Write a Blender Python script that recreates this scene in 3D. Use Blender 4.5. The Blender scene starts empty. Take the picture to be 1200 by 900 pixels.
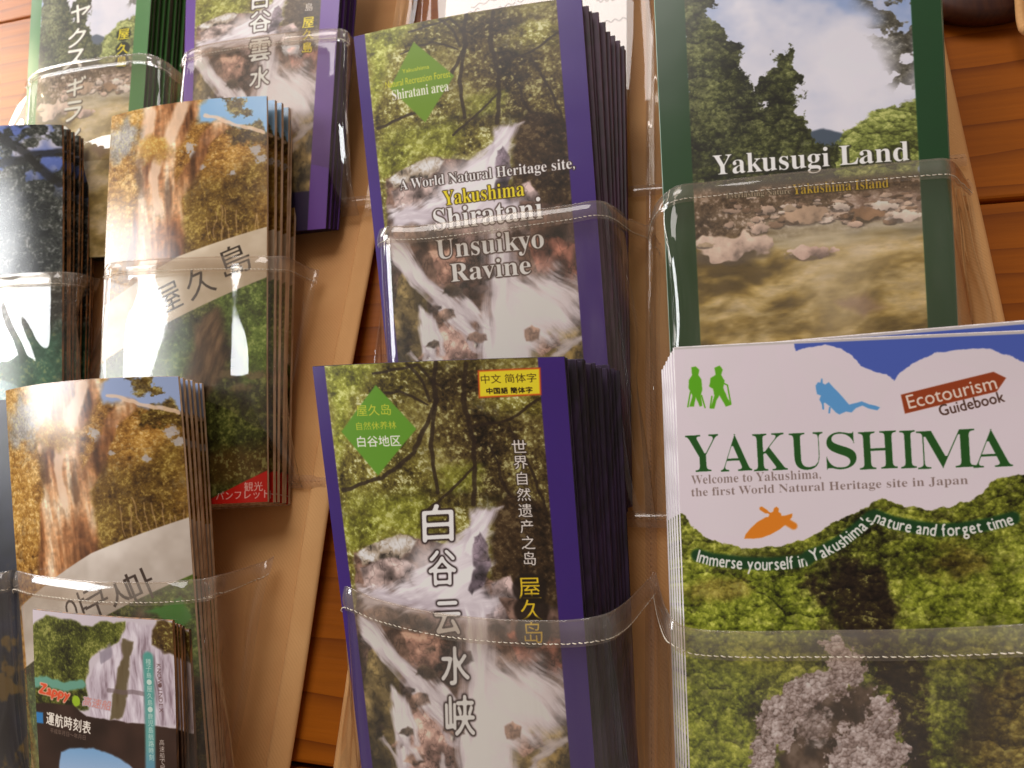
import bpy, math, random
import numpy as np
from mathutils import Vector, Matrix, noise as mnoise

S = bpy.context.scene
COL = S.collection
rng = random.Random(7)

# ------------------------------------------------------------------ camera
# wall = plane Y=0, X right, Z up, viewer on the -Y side, 30 cm from the wall
F, PD = 760.0, 0.30
_X = np.array([2860, -53, -F]); _Z = np.array([155, -2100, F])
_X = _X/np.linalg.norm(_X); _Z = _Z/np.linalg.norm(_Z)
_m = (_X+_Z)/np.linalg.norm(_X+_Z); _q = (_X-_Z)/np.linalg.norm(_X-_Z)
_X = (_m+_q)/2**.5; _Z = (_m-_q)/2**.5
_Y = np.cross(_Z, _X)
M = np.array([_X, _Y, _Z])
CAM = np.array([0, -PD, 0.0])

cd = bpy.data.cameras.new('camera'); cam = bpy.data.objects.new('camera', cd); COL.objects.link(cam)
cx, cy, cz = M[:, 0], -M[:, 1], -M[:, 2]
cam.matrix_world = Matrix(((cx[0], cy[0], cz[0], CAM[0]), (cx[1], cy[1], cz[1], CAM[1]), (cx[2], cy[2], cz[2], CAM[2]), (0, 0, 0, 1)))
cd.sensor_width = 36; cd.lens = 36*F/1200; cd.clip_start = .01; cd.clip_end = 50
cd.dof.use_dof = True; cd.dof.focus_distance = .26; cd.dof.aperture_fstop = 17
S.camera = cam

# ------------------------------------------------------------------ light
w = bpy.data.worlds.new('World'); S.world = w; w.use_nodes = True
wn = w.node_tree; bg = wn.nodes['Background']
tc = wn.nodes.new('ShaderNodeTexCoord'); mp = wn.nodes.new('ShaderNodeMapping'); mp.inputs['Scale'].default_value = (1.2, 1.2, 1.6)
nz = wn.nodes.new('ShaderNodeTexNoise'); nz.inputs['Scale'].default_value = 1.3; nz.inputs['Detail'].default_value = 2
rp = wn.nodes.new('ShaderNodeValToRGB')
rp.color_ramp.elements[0].position = .35; rp.color_ramp.elements[0].color = (.42, .27, .17, 1)
rp.color_ramp.elements[1].position = .68; rp.color_ramp.elements[1].color = (1.0, .82, .66, 1)
wn.links.new(tc.outputs['Generated'], mp.inputs[0]); wn.links.new(mp.outputs[0], nz.inputs['Vector'])
wn.links.new(nz.outputs['Fac'], rp.inputs[0]); wn.links.new(rp.outputs[0], bg.inputs['Color'])
bg.inputs['Strength'].default_value = 0.34

def area(name, loc, target, sx, sy, power, color):
    l = bpy.data.lights.new(name, 'AREA'); l.shape = 'RECTANGLE'; l.size = sx; l.size_y = sy; l.energy = power; l.color = color
    o = bpy.data.objects.new(name, l); COL.objects.link(o); o.location = loc
    o.rotation_euler = (Vector(target)-Vector(loc)).to_track_quat('-Z', 'Y').to_euler()
    return o
# daylight window low at the left, plus an added side lamp and front fill
area('window_light', (-1.68, -.95, .37), (-.25, 0, .2), .74, .60, 21, (.96, .98, 1.0))
area('side_highlight_light', (-1.65, -.24, 1.05), (-.1, 0, .15), .46, .85, 15, (1.0, .97, .93))  # added lamp by the wall for highlights on the pockets' left sides
area('room_fill_light', (-.75, -2.1, 2.0), (0, 0, .1), 1.7, 1.2, 40, (1.0, .94, .90))  # added soft fill from behind the viewer, not a window
sp_ = bpy.data.lights.new('sunbeam', 'SPOT'); sp_.energy = 95; sp_.color = (1.0, .86, .55); sp_.spot_size = math.radians(5.6); sp_.spot_blend = .25; sp_.shadow_soft_size = .02
so_ = bpy.data.objects.new('sunbeam', sp_); COL.objects.link(so_); so_.location = (-2.1, -1.25, 1.25); so_.rotation_euler = (Vector((-.575, 0, .345))-so_.location).to_track_quat('-Z', 'Y').to_euler()
S.view_settings.view_transform = 'Standard'; S.view_settings.look = 'None'
S.view_settings.exposure = 0.14; S.view_settings.gamma = 1
S.cycles.transparent_max_bounces = 24; S.cycles.max_bounces = 8
S.cycles.caustics_reflective = False; S.cycles.caustics_refractive = False

# ------------------------------------------------------------------ helpers
def W(px, py, h):
    d = M @ np.array([px-600, py-450, F]); t = (PD-h)/d[1]
    return d*t + CAM
def tag(o, label=None, cat=None, group=None, kind=None):
    if label: o['label'] = label
    if cat: o['category'] = cat
    if group: o['group'] = group
    if kind: o['kind'] = kind
    return o
def link(name, me, mats, parent=None, smooth=True):
    o = bpy.data.objects.new(name, me); COL.objects.link(o)
    if not isinstance(mats, (list, tuple)): mats = [mats]
    if not me.materials:
        for m in mats: me.materials.append(m)
    if smooth: me.polygons.foreach_set('use_smooth', [True]*len(me.polygons))
    if parent: o.parent = parent
    return o
def mesh(name, v, f, uv=None, mi=None):
    me = bpy.data.meshes.new(name); me.from_pydata([tuple(map(float, p)) for p in v], [], f); me.update()
    if uv is not None:
        l = me.uv_layers.new(name='UVMap'); idx = np.zeros(len(me.loops), int); me.loops.foreach_get('vertex_index', idx)
        l.data.foreach_set('uv', np.asarray(uv, float)[idx].ravel())
    if mi is not None: me.polygons.foreach_set('material_index', mi)
    return me
def empty(name, loc):
    o = bpy.data.objects.new(name, None); COL.objects.link(o); o.location = tuple(loc); o.empty_display_size = .02
    return o
def under(o, root):     # parent with the child kept where it is
    o.parent = root; o.matrix_parent_inverse = Matrix.Translation(-root.location)
    return o
def lin(c):
    c = np.asarray(c, float)/255.
    return tuple(np.where(c <= .04045, c/12.92, ((c+.055)/1.055)**2.4))+(1,)

# ------------------------------------------------------------------ materials
class Nodes:
    def __init__(s, name):
        s.m = bpy.data.materials.new(name); s.m.use_nodes = True; s.t = s.m.node_tree; s.t.nodes.clear()
        s.out = s.n('OutputMaterial')
    def n(s, t, **k):
        x = s.t.nodes.new('ShaderNode'+t)
        for a, b in k.items(): setattr(x, a, b)
        return x
    def l(s, a, b): s.t.links.new(a, b)
    def noise(s, scale, detail=4, rough=.55, vec=None, dist=0):
        x = s.n('TexNoise'); x.inputs['Scale'].default_value = scale; x.inputs['Detail'].default_value = detail
        x.inputs['Roughness'].default_value = rough; x.inputs['Distortion'].default_value = dist
        if vec is not None: s.l(vec, x.inputs['Vector'])
        return x
    def coord(s, scale=(1, 1, 1), rot=(0, 0, 0), kind='Object'):
        c = s.n('TexCoord'); m = s.n('Mapping'); m.inputs['Scale'].default_value = scale; m.inputs['Rotation'].default_value = rot
        s.l(c.outputs[kind], m.inputs[0]); return m.outputs[0]
    def ramp(s, fac, stops):
        r = s.n('ValToRGB'); e = r.color_ramp.elements
        while len(e) < len(stops): e.new(.5)
        for i, (p, c) in enumerate(stops): e[i].position = p; e[i].color = c
        s.l(fac, r.inputs[0]); return r.outputs[0]
    def math(s, op, a, b=None, clamp=False):
        x = s.n('Math', operation=op); x.use_clamp = clamp
        for i, q in enumerate([a, b]):
            if q is None: continue
            if isinstance(q, (int, float)): x.inputs[i].default_value = q
            else: s.l(q, x.inputs[i])
        return x.outputs[0]

def paper_mat(name, img=None, col=(215, 205, 195), rough=.34, spec=.5):
    N = Nodes(name); b = N.n('BsdfPrincipled'); b.inputs['Roughness'].default_value = rough
    b.inputs['Specular IOR Level'].default_value = spec
    if img:
        t = N.n('TexImage'); t.image = img; t.interpolation = 'Cubic'; t.extension = 'EXTEND'
        uv = N.n('UVMap'); N.l(uv.outputs[0], t.inputs[0]); N.l(t.outputs[0], b.inputs['Base Color'])
    else:
        n = N.noise(60, 3, vec=N.coord((1, 1, .05)))
        c = lin(col); N.l(N.ramp(n.outputs[0], [(.35, tuple(x*.72 for x in c[:3])+(1,)), (.65, c)]), b.inputs['Base Color'])
    nb = N.noise(9, 3, vec=N.coord()); bp = N.n('Bump'); bp.inputs['Strength'].default_value = .25; bp.inputs['Distance'].default_value = .004
    N.l(nb.outputs[0], bp.inputs['Height']); N.l(bp.outputs[0], b.inputs['Normal'])
    N.l(b.outputs[0], N.out.inputs[0]); return N.m

def edge_mat(name, col, col2):
    N = Nodes(name); b = N.n('BsdfPrincipled'); b.inputs['Roughness'].default_value = .5
    n = N.noise(500, 2, vec=N.coord((1, 1, .02))); n2 = N.noise(25, 3, vec=N.coord((.4, .4, 1)))
    mx = N.math('ADD', N.math('MULTIPLY', n.outputs[0], .6), N.math('MULTIPLY', n2.outputs[0], .4))
    N.l(N.ramp(mx, [(.42, lin(col)), (.58, lin(col2))]), b.inputs['Base Color'])
    N.l(b.outputs[0], N.out.inputs[0]); return N.m

def vinyl_mat(name, haze=.045, bump=.3, rough=.035, tint=(.97, .955, .93)):
    N = Nodes(name)
    nb = N.noise(17, 1.2, vec=N.coord((1, 1, .5)), dist=.3); nf = N.noise(260, 2, vec=N.coord())
    hh = N.math('ADD', nb.outputs[0], N.math('MULTIPLY', nf.outputs[0], .005))
    bp = N.n('Bump'); bp.inputs['Strength'].default_value = bump; bp.inputs['Distance'].default_value = .0055; N.l(hh, bp.inputs['Height'])
    g = N.n('NewGeometry'); vm = N.n('VectorMath', operation='DOT_PRODUCT'); N.l(bp.outputs[0], vm.inputs[0]); N.l(g.outputs['Incoming'], vm.inputs[1])
    d = N.math('ABSOLUTE', vm.outputs['Value']); om = N.math('SUBTRACT', 1.0, d, True)
    fr = N.math('ADD', N.math('MULTIPLY', N.math('POWER', om, 4.5), .9), .062, True)
    tr = N.n('BsdfTransparent'); tr.inputs[0].default_value = tint+(1,)
    gl = N.n('BsdfGlossy'); gl.inputs['Roughness'].default_value = rough; N.l(bp.outputs[0], gl.inputs['Normal'])
    df = N.n('BsdfDiffuse'); df.inputs[0].default_value = (.85, .8, .75, 1)
    tl = N.n('BsdfTranslucent'); tl.inputs[0].default_value = (.85, .8, .75, 1)
    md = N.n('MixShader'); md.inputs[0].default_value = .5; N.l(df.outputs[0], md.inputs[1]); N.l(tl.outputs[0], md.inputs[2])
    sc_ = N.noise(46, 4, .65, N.coord((1, 1, .13)), .8); scr = N.math('MULTIPLY', N.math('POWER', N.math('MULTIPLY', sc_.outputs[0], 1.5), 7), .05)
    m1 = N.n('MixShader'); N.l(N.math('ADD', scr, N.math('ADD', N.math('MULTIPLY', nb.outputs[0], haze*1.2), haze*.3), True), m1.inputs[0]); N.l(tr.outputs[0], m1.inputs[1]); N.l(md.outputs[0], m1.inputs[2])
    m2 = N.n('MixShader'); N.l(fr, m2.inputs[0]); N.l(m1.outputs[0], m2.inputs[1]); N.l(gl.outputs[0], m2.inputs[2])
    N.l(m2.outputs[0], N.out.inputs[0]); return N.m

def canvas_mat(name, a=(236, 182, 120), b_=(214, 154, 96)):
    N = Nodes(name); b = N.n('BsdfPrincipled'); b.inputs['Roughness'].default_value = .8
    n = N.noise(14, 4, vec=N.coord()); N.l(N.ramp(n.outputs[0], [(.3, lin(b_)), (.7, lin(a))]), b.inputs['Base Color'])
    wv = N.n('TexWave', wave_type='BANDS', bands_direction='DIAGONAL'); wv.inputs['Scale'].default_value = 330; wv.inputs['Distortion'].default_value = 1.2
    wv.inputs['Detail'].default_value = 1; N.l(N.coord(), wv.inputs[0])
    n2 = N.noise(1400, 2, vec=N.coord())
    bp = N.n('Bump'); bp.inputs['Strength'].default_value = .3; bp.inputs['Distance'].default_value = .0004
    N.l(N.math('ADD', N.math('MULTIPLY', wv.outputs['Fac'], .6), n2.outputs[0]), bp.inputs['Height']); N.l(bp.outputs[0], b.inputs['Normal'])
    N.l(b.outputs[0], N.out.inputs[0]); return N.m

def wood_mat(name):
    N = Nodes(name); b = N.n('BsdfPrincipled'); b.inputs['Roughness'].default_value = .5; b.inputs['Specular IOR Level'].default_value = .25
    oi = N.n('ObjectInfo'); c = N.n('TexCoord'); ad = N.n('VectorMath', operation='ADD'); sc = N.n('VectorMath', operation='SCALE')
    sc.inputs[0].default_value = (1.7, .9, 1.3); N.l(oi.outputs['Random'], sc.inputs['Scale']); N.l(c.outputs['Object'], ad.inputs[0]); N.l(sc.outputs[0], ad.inputs[1])
    mp = N.n('Mapping'); mp.inputs['Scale'].default_value = (.16, 1, 1); N.l(ad.outputs[0], mp.inputs[0])
    big = N.noise(9, 3, vec=mp.outputs[0])
    sp = N.n('SeparateXYZ'); N.l(mp.outputs[0], sp.inputs[0])
    ring = N.math('ADD', N.math('MULTIPLY', sp.outputs['Z'], 62), N.math('MULTIPLY', big.outputs[0], 4.5))
    fr = N.math('FRACT', ring)
    line = N.math('POWER', fr, 5)
    lr = N.noise(30, 2, vec=mp.outputs[0]); line = N.math('MULTIPLY', line, lr.outputs[0])
    mp2 = N.n('Mapping'); mp2.inputs['Scale'].default_value = (.05, 1, 1); N.l(ad.outputs[0], mp2.inputs[0])
    fib = N.noise(420, 3, vec=mp2.outputs[0])
    base = N.ramp(N.math('ADD', N.math('MULTIPLY', big.outputs[0], .7), N.math('MULTIPLY', fib.outputs[0], .3)), [(.3, lin((138, 72, 7))), (.7, lin((184, 102, 15)))])
    mx = N.n('Mix', data_type='RGBA'); N.l(line, mx.inputs[0]); N.l(base, mx.inputs[6]); mx.inputs[7].default_value = lin((88, 32, 2))
    N.l(mx.outputs[2], b.inputs['Base Color'])
    bp = N.n('Bump'); bp.inputs['Strength'].default_value = .2; bp.inputs['Distance'].default_value = .0006
    N.l(N.math('SUBTRACT', fib.outputs[0], line), bp.inputs['Height']); N.l(bp.outputs[0], b.inputs['Normal'])
    N.l(b.outputs[0], N.out.inputs[0]); return N.m

VIN = vinyl_mat('clear_vinyl')
VINB = vinyl_mat('clear_vinyl_folded_hem', .16, .2, .05, (.95, .90, .84))
CANV = canvas_mat('tan_canvas'); BIND = canvas_mat('tan_canvas_binding', (242, 190, 128), (222, 164, 104))
WOOD = wood_mat('varnished_orange_pine')
THREAD = paper_mat('off_white_thread', col=(236, 226, 208), rough=.7)
THREADT = paper_mat('tan_thread', col=(186, 132, 86), rough=.8)

# ------------------------------------------------------------------ numpy print shop: pictures printed on the leaflets
_G = {}
def vnoise(x, y, seed):
    key = seed
    if key not in _G: _G[key] = np.random.RandomState(seed).rand(256, 256).astype(np.float32)
    g = _G[key]; xi = np.floor(x).astype(np.int32); yi = np.floor(y).astype(np.int32)
    fx = (x-xi).astype(np.float32); fy = (y-yi).astype(np.float32); fx = fx*fx*(3-2*fx); fy = fy*fy*(3-2*fy); xi &= 255; yi &= 255; x1 = (xi+1) & 255; y1 = (yi+1) & 255
    return (g[yi, xi]*(1-fx)+g[yi, x1]*fx)*(1-fy)+(g[y1, xi]*(1-fx)+g[y1, x1]*fx)*fy
def fbm(x, y, sc, octv=4, seed=1, gain=.55):
    a = 0; t = 0; amp = 1
    for i in range(octv):
        a = a+amp*vnoise(x*sc+17.3*i, y*sc+5.1*i, seed+i); t += amp; amp *= gain; sc *= 2.03
    return a/t
def sm(x, a, b): t = np.clip((x-a)/(b-a), 0, 1); return t*t*(3-2*t)
def grad(t, stops):
    t = np.clip(t, 0, 1); p = [s[0] for s in stops]; c = np.array([s[1] for s in stops], float)
    return np.stack([np.interp(t, p, c[:, k]) for k in range(3)], -1)

class Print:
    """a picture in cover space: x 0..1 across, y 0..A down"""
    def __init__(s, Wp, aspect):
        s.w = Wp; s.h = int(Wp*aspect); s.A = aspect
        yy, xx = np.mgrid[0:s.h, 0:s.w].astype(np.float32); s.x = (xx+.5)/Wp; s.y = (yy+.5)/Wp
        s.im = np.zeros((s.h, s.w, 3), np.float32); s.im[:] = 200; s.cache = {}
    def nf(s, sc, oct_=3, seed=0, gain=.55):
        """cached noise field; the seed picks a mirrored variant"""
        k = (round(sc, 1), oct_, gain)
        if k not in s.cache: s.cache[k] = fbm(s.x, s.y, sc, oct_, int(sc*7) % 90+3, gain).astype(np.float32)
        f = s.cache[k]; v = int(seed) % 4
        if v & 1: f = f[:, ::-1]
        if v & 2: f = f[::-1]
        return f
    def put(s, mask, col):
        col = np.asarray(col, float); m = np.clip(mask, 0, 1)[..., None]
        s.im = s.im*(1-m)+col*m
    def poly(s, pts, soft=.004, warp=0, wsc=12, seed=50, oct_=3, frill=0):
        x, y = s.x, s.y
        if warp:
            x = x+(s.nf(wsc, oct_, seed)-.5)*2*warp; y = y+(s.nf(wsc+1, oct_, seed+1)-.5)*2*warp
        ins = np.zeros(x.shape, bool); dist = np.full(x.shape, 9.0, np.float32); n = len(pts)
        for i in range(n):
            x0, y0 = pts[i]; x1, y1 = pts[(i+1) % n]
            if y0 != y1:
                c = ((y0 > y) != (y1 > y)) & (x < (x1-x0)*(y-y0)/(y1-y0)+x0); ins ^= c
            dx, dy = x1-x0, y1-y0; L = dx*dx+dy*dy+1e-9
            t = np.clip(((x-x0)*dx+(y-y0)*dy)/L, 0, 1); d = np.hypot(x-x0-t*dx, y-y0-t*dy); dist = np.minimum(dist, d)
        sd = np.where(ins, dist, -dist)
        if frill: sd = sd+(s.nf(60, 3, seed, .8)-.5)*2*frill+(s.nf(28, 2, seed+1)-.5)*2*frill
        return sm(sd, -soft, soft)
    def line(s, pts, wd, warp=0, seed=70, wsc=10):
        x, y = s.x, s.y
        if warp: x = x+(s.nf(wsc, 3, seed)-.5)*2*warp; y = y+(s.nf(wsc+1, 3, seed+1)-.5)*2*warp
        dist = np.full(x.shape, 9.0, np.float32)
        for (x0, y0), (x1, y1) in zip(pts[:-1], pts[1:]):
            dx, dy = x1-x0, y1-y0; t = np.clip(((x-x0)*dx+(y-y0)*dy)/(dx*dx+dy*dy+1e-9), 0, 1)
            dist = np.minimum(dist, np.hypot(x-x0-t*dx, y-y0-t*dy))
        return 1-sm(dist, wd*.6, wd*1.25)
    def blob(s, cx_, cy_, rx, ry, soft=.3, warp=.2, seed=90):
        r = np.hypot((s.x-cx_)/rx, (s.y-cy_)/ry)+(s.nf(min(max(8, round(2.2/max(rx, ry)/8)*8), 64), 3, seed)-.5)*2*warp
        return 1-sm(r, 1-soft, 1+soft)
    def foliage(s, stops, sc=1.0, seed=100, hi=(190, 195, 120), hia=.5, clump=.55):
        k = ('f', round(sc, 1))
        if k not in s.cache:
            x, y = s.x, s.y
            wx = x+(fbm(x, y, 14*sc, 2, 140)-.5)*.03/sc; wy = y+(fbm(x, y, 14*sc, 2, 144)-.5)*.03/sc
            big = (fbm(wx, wy, 6*sc, 3, 100)-.5)*1.7+.5; mid = (fbm(wx, wy, 24*sc, 3, 110)-.5)*1.7+.5
            fine = (fbm(x, y, 85*sc, 3, 120, .8)-.5)*2.3+.5; g2 = (fbm(x+wy*.1, y, 50*sc, 2, 127, .8)-.5)*2.0+.5
            s.cache[k] = [q.astype(np.float32) for q in (big, mid, fine, g2)]
        v = (seed//10) % 4; F_ = s.cache[k]
        if v & 1: F_ = [q[:, ::-1] for q in F_]
        if v & 2: F_ = [q[::-1] for q in F_]
        big, mid, fine, g2 = F_
        t = .5+(big-.5)*clump+(mid-.5)*.38+(fine-.5)*.34+(g2-.5)*.26
        c = grad(t, stops); pk = sm(fine*.7+g2*.55+mid*.35+big*.2, 1.12, 1.38)*hia
        return c*(1-pk[..., None])+np.array(hi)*pk[..., None]
    def cells(s, sc, seed=0, asp=1.0):
        """jittered cells: distance to the nearest centre, offset to it, and a value per cell"""
        k = ('c', round(sc, 1), asp)
        if k not in s.cache:
            X = s.x*sc+(fbm(s.x, s.y, sc*.6, 2, 31)-.5)*1.2; Y = s.y*sc*asp+(fbm(s.x, s.y, sc*.6, 2, 37)-.5)*1.2
            xi = np.floor(X).astype(np.int32); yi = np.floor(Y).astype(np.int32); best = np.full(X.shape, 9.0, np.float32); dy = np.zeros_like(best); dx = np.zeros_like(best); val = np.zeros_like(best)
            if 991 not in _G: r = np.random.RandomState(991); _G[991] = r.rand(256, 256, 3).astype(np.float32)
            gg = _G[991]
            for oy in (-1, 0, 1):
                for ox in (-1, 0, 1):
                    j = gg[(yi+oy) & 255, (xi+ox) & 255]; ax = X-(xi+ox+j[..., 0]); ay = Y-(yi+oy+j[..., 1]); d = ax*ax+ay*ay; m = d < best
                    best = np.where(m, d, best); dx = np.where(m, ax, dx); dy = np.where(m, ay, dy); val = np.where(m, j[..., 2], val)
            s.cache[k] = (np.sqrt(best), dx, dy, val)
        v = int(seed) % 2; r = s.cache[k]
        return [q[:, ::-1] for q in r] if v else r
    def canopy(s, stops, sc=20, seed=0, hi=(200, 205, 120), hia=.4):
        """treetops seen from across a valley: clumps lit from above, dark between"""
        d1, x1, y1, v1 = s.cells(sc, seed, 1.25); d2, x2, y2, v2 = s.cells(sc*2.7, seed+1, 1.2); fine = s.nf(85, 3, seed, .8); bg_ = s.nf(6, 3, seed)
        t = .46+(.5-d1)*.35-y1*.34-x1*.10+(.5-d2)*.30-y2*.26+(fine-.5)*.95+(v1-.5)*.26+(bg_-.5)*.9
        c = grad(t, stops); pk = sm(t+(fine-.5)*.9, .92, 1.25)*hia
        return c*(1-pk[..., None])+np.array(hi)*pk[..., None]
    def stones(s, stops, sc=55, seed=0):
        d, x, y, v = s.cells(sc, seed, 1.0); d2, x2, y2, v2 = s.cells(sc*.45, seed+1, 1.4)
        t = .5-y*.45-x*.2+(v-.5)*.55+(.45-d)*.5+(v2-.5)*.35-y2*.2+(s.nf(50, 2, seed)-.5)*.5
        return grad(t, stops)
    def fall(s, pts, ang, seed=0, soft=.03, k=2.2, sc=9.0, stretch=.13, lo=(188, 176, 186), hi=(250, 246, 250), al=1.0):
        """falling water: strands along the flow that fray at the edges"""
        ca, sa = math.cos(ang), math.sin(ang); a = s.x*ca+s.y*sa; b = -s.x*sa+s.y*ca+(s.nf(5, 2, seed)-.5)*.07+(s.nf(16, 2, seed)-.5)*.012
        n = fbm(a*stretch*sc, b*sc, 3.2, 5, 240+seed, .62); n = (n-.5)*2.2+.5
        x, y = s.x+(s.nf(9, 3, seed)-.5)*.075, s.y+(s.nf(10, 3, seed+1)-.5)*.075
        x0_, s_x = s.x, s.y
        s.x, s.y = x, y; m = s.poly(pts, 10.0)      # soft=10 keeps the mask linear in distance
        s.x, s.y = x0_, s_x
        # invert smoothstep(-10..10) near its middle: slope 1.5/20
        sd = (m-.5)/.075
        mask = sm(sd/soft+(n-.5)*k, -.8, 1.0)*al
        core = sm(sd/soft+(n-.5)*1.2, .2, 2.2); col = grad(n*.62+core*.42, [(0, lo), (.55, tuple((np.array(lo)+np.array(hi))/2)), (.9, hi)])
        s.put(mask, col)
    def image(s, name):
        im = np.clip(s.im, 0, 255)/255.
        im = np.where(im <= .04045, im/12.92, ((im+.055)/1.055)**2.4)*1.12
        im = np.clip(im, 0, .86); im = np.where(im <= .0031308, im*12.92, 1.055*im**(1/2.4)-.055)
        a = np.ones((s.h, s.w, 4), np.float32); a[..., :3] = im[::-1]
        I = bpy.data.images.new(name, s.w, s.h); I.pixels.foreach_set(a.ravel()); I.update(); I.pack(); return I
    def copy(s):
        o = Print.__new__(Print); o.__dict__.update(s.__dict__); o.im = s.im.copy(); return o
    # ---- lettering
    def text(s, body, cx_, cy_, col, width=None, height=None, rot=0, shear=0, serif=False, outline=None, ow=0, ooff=(0, 0), oa=1.0, fat=0, alpha=1.0, align='c', thin=0):
        tris = glyphs(body, serif)
        if tris is None: return
        mn = tris.reshape(-1, 2).min(0); mxx = tris.reshape(-1, 2).max(0); bw, bh = mxx-mn
        Wp = s.w
        sx = width*Wp/bw if width else None; sy = height*Wp/bh if height else None
        if sx is None: sx = sy
        if sy is None: sy = sx
        p = (tris-(mn+mxx)/2); p = p*np.array([sx, -sy]); p[..., 0] -= p[..., 1]*shear
        if align == 'l': p[..., 0] += bw*sx/2
        r = math.radians(rot); p = p@np.array([[math.cos(r), math.sin(r)], [-math.sin(r), math.cos(r)]])
        p += np.array([cx_*Wp, cy_*Wp])
        s.stamp(p, col, outline, ow, ooff, oa, fat, alpha, thin)
    def stamp(s, p, col, outline=None, ow=0, ooff=(0, 0), oa=1.0, fat=0, alpha=1.0, thin=0):
        SS = 3; pad = int(ow*s.w*2+8)
        x0 = max(0, int(p[..., 0].min())-pad); x1 = min(s.w, int(p[..., 0].max())+pad); y0 = max(0, int(p[..., 1].min())-pad); y1 = min(s.h, int(p[..., 1].max())+pad)
        if x1 <= x0 or y1 <= y0: return
        hh, ww = (y1-y0)*SS, (x1-x0)*SS; m = np.zeros((hh, ww), bool); q = (p-np.array([x0, y0]))*SS
        for t in q:
            a0 = max(0, int(t[:, 0].min())); a1 = min(ww, int(t[:, 0].max())+2); b0 = max(0, int(t[:, 1].min())); b1 = min(hh, int(t[:, 1].max())+2)
            if a1 <= a0 or b1 <= b0: continue
            X, Y = np.meshgrid(np.arange(a0, a1)+.5, np.arange(b0, b1)+.5)
            e = []
            for k in range(3):
                u, v = t[k], t[(k+1) % 3]; e.append((v[0]-u[0])*(Y-u[1])-(v[1]-u[1])*(X-u[0]))
            m[b0:b1, a0:a1] |= ((e[0] >= 0) & (e[1] >= 0) & (e[2] >= 0)) | ((e[0] <= 0) & (e[1] <= 0) & (e[2] <= 0))
        def blur(a, r):
            r = max(1, int(round(r))); k = np.exp(-.5*(np.arange(-2*r, 2*r+1)/r)**2); k /= k.sum()
            n_ = len(k)//2; b = np.zeros_like(a); pa = np.pad(a, ((n_, n_), (0, 0)))
            for i_, q_ in enumerate(k): b += q_*pa[i_:i_+a.shape[0]]
            a = np.zeros_like(b); pa = np.pad(b, ((0, 0), (n_, n_)))
            for i_, q_ in enumerate(k): a += q_*pa[:, i_:i_+b.shape[1]]
            return a
        if thin:
            e = m.copy()
            for q in range(1, thin+1): e &= np.roll(m, q, 1) & np.roll(m, -q, 1)
            o_ = e.copy()
            for q in range(1, thin+3): o_ |= np.roll(e, q, 1) | np.roll(e, -q, 1)
            m = e | (m & ~o_)
        mf = m.astype(np.float32)
        def down(a): return a.reshape((y1-y0), SS, (x1-x0), SS).mean((1, 3))
        reg = s.im[y0:y1, x0:x1]
        if outline is not None:
            b = blur(mf, ow*s.w*SS*.6); o = np.clip(b*7, 0, 1)
            ox, oy = int(ooff[0]*s.w*SS), int(ooff[1]*s.w*SS); o = np.roll(np.roll(o, ox, 1), oy, 0); o = down(o)[..., None]*oa
            reg = reg*(1-o)+np.array(outline, float)*o
        if fat:
            b = blur(mf, abs(fat)*s.w*SS); mf = np.clip((b-.5+(.2 if fat > 0 else -.22))*5+.5, 0, 1)
        a = down(mf)[..., None]*alpha; s.im[y0:y1, x0:x1] = reg*(1-a)+np.array(col, float)*a

_GC = {}
def glyphs(body, serif=False):
    key = (body, serif)
    if key in _GC: return _GC[key]
    b = body
    if serif:
        b = ''.join(chr(0x1D400+ord(c)-65) if 'A' <= c <= 'Z' else chr(0x1D41A+ord(c)-97) if 'a' <= c <= 'z' else c for c in body)
    c = bpy.data.curves.new('tmp', 'FONT'); c.body = b; c.size = 1; c.resolution_u = 3
    o = bpy.data.objects.new('tmp', c); COL.objects.link(o); dg = bpy.context.evaluated_depsgraph_get(); dg.update()
    me = bpy.data.meshes.new_from_object(o.evaluated_get(dg)); me.calc_loop_triangles()
    r = None
    if len(me.loop_triangles):
        v = np.zeros(len(me.vertices)*3); me.vertices.foreach_get('co', v); v = v.reshape(-1, 3)[:, :2]
        t = np.zeros(len(me.loop_triangles)*3, int); me.loop_triangles.foreach_get('vertices', t); r = v[t.reshape(-1, 3)]
    bpy.data.objects.remove(o); bpy.data.curves.remove(c); bpy.data.meshes.remove(me)
    _GC[key] = r; return r

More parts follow.
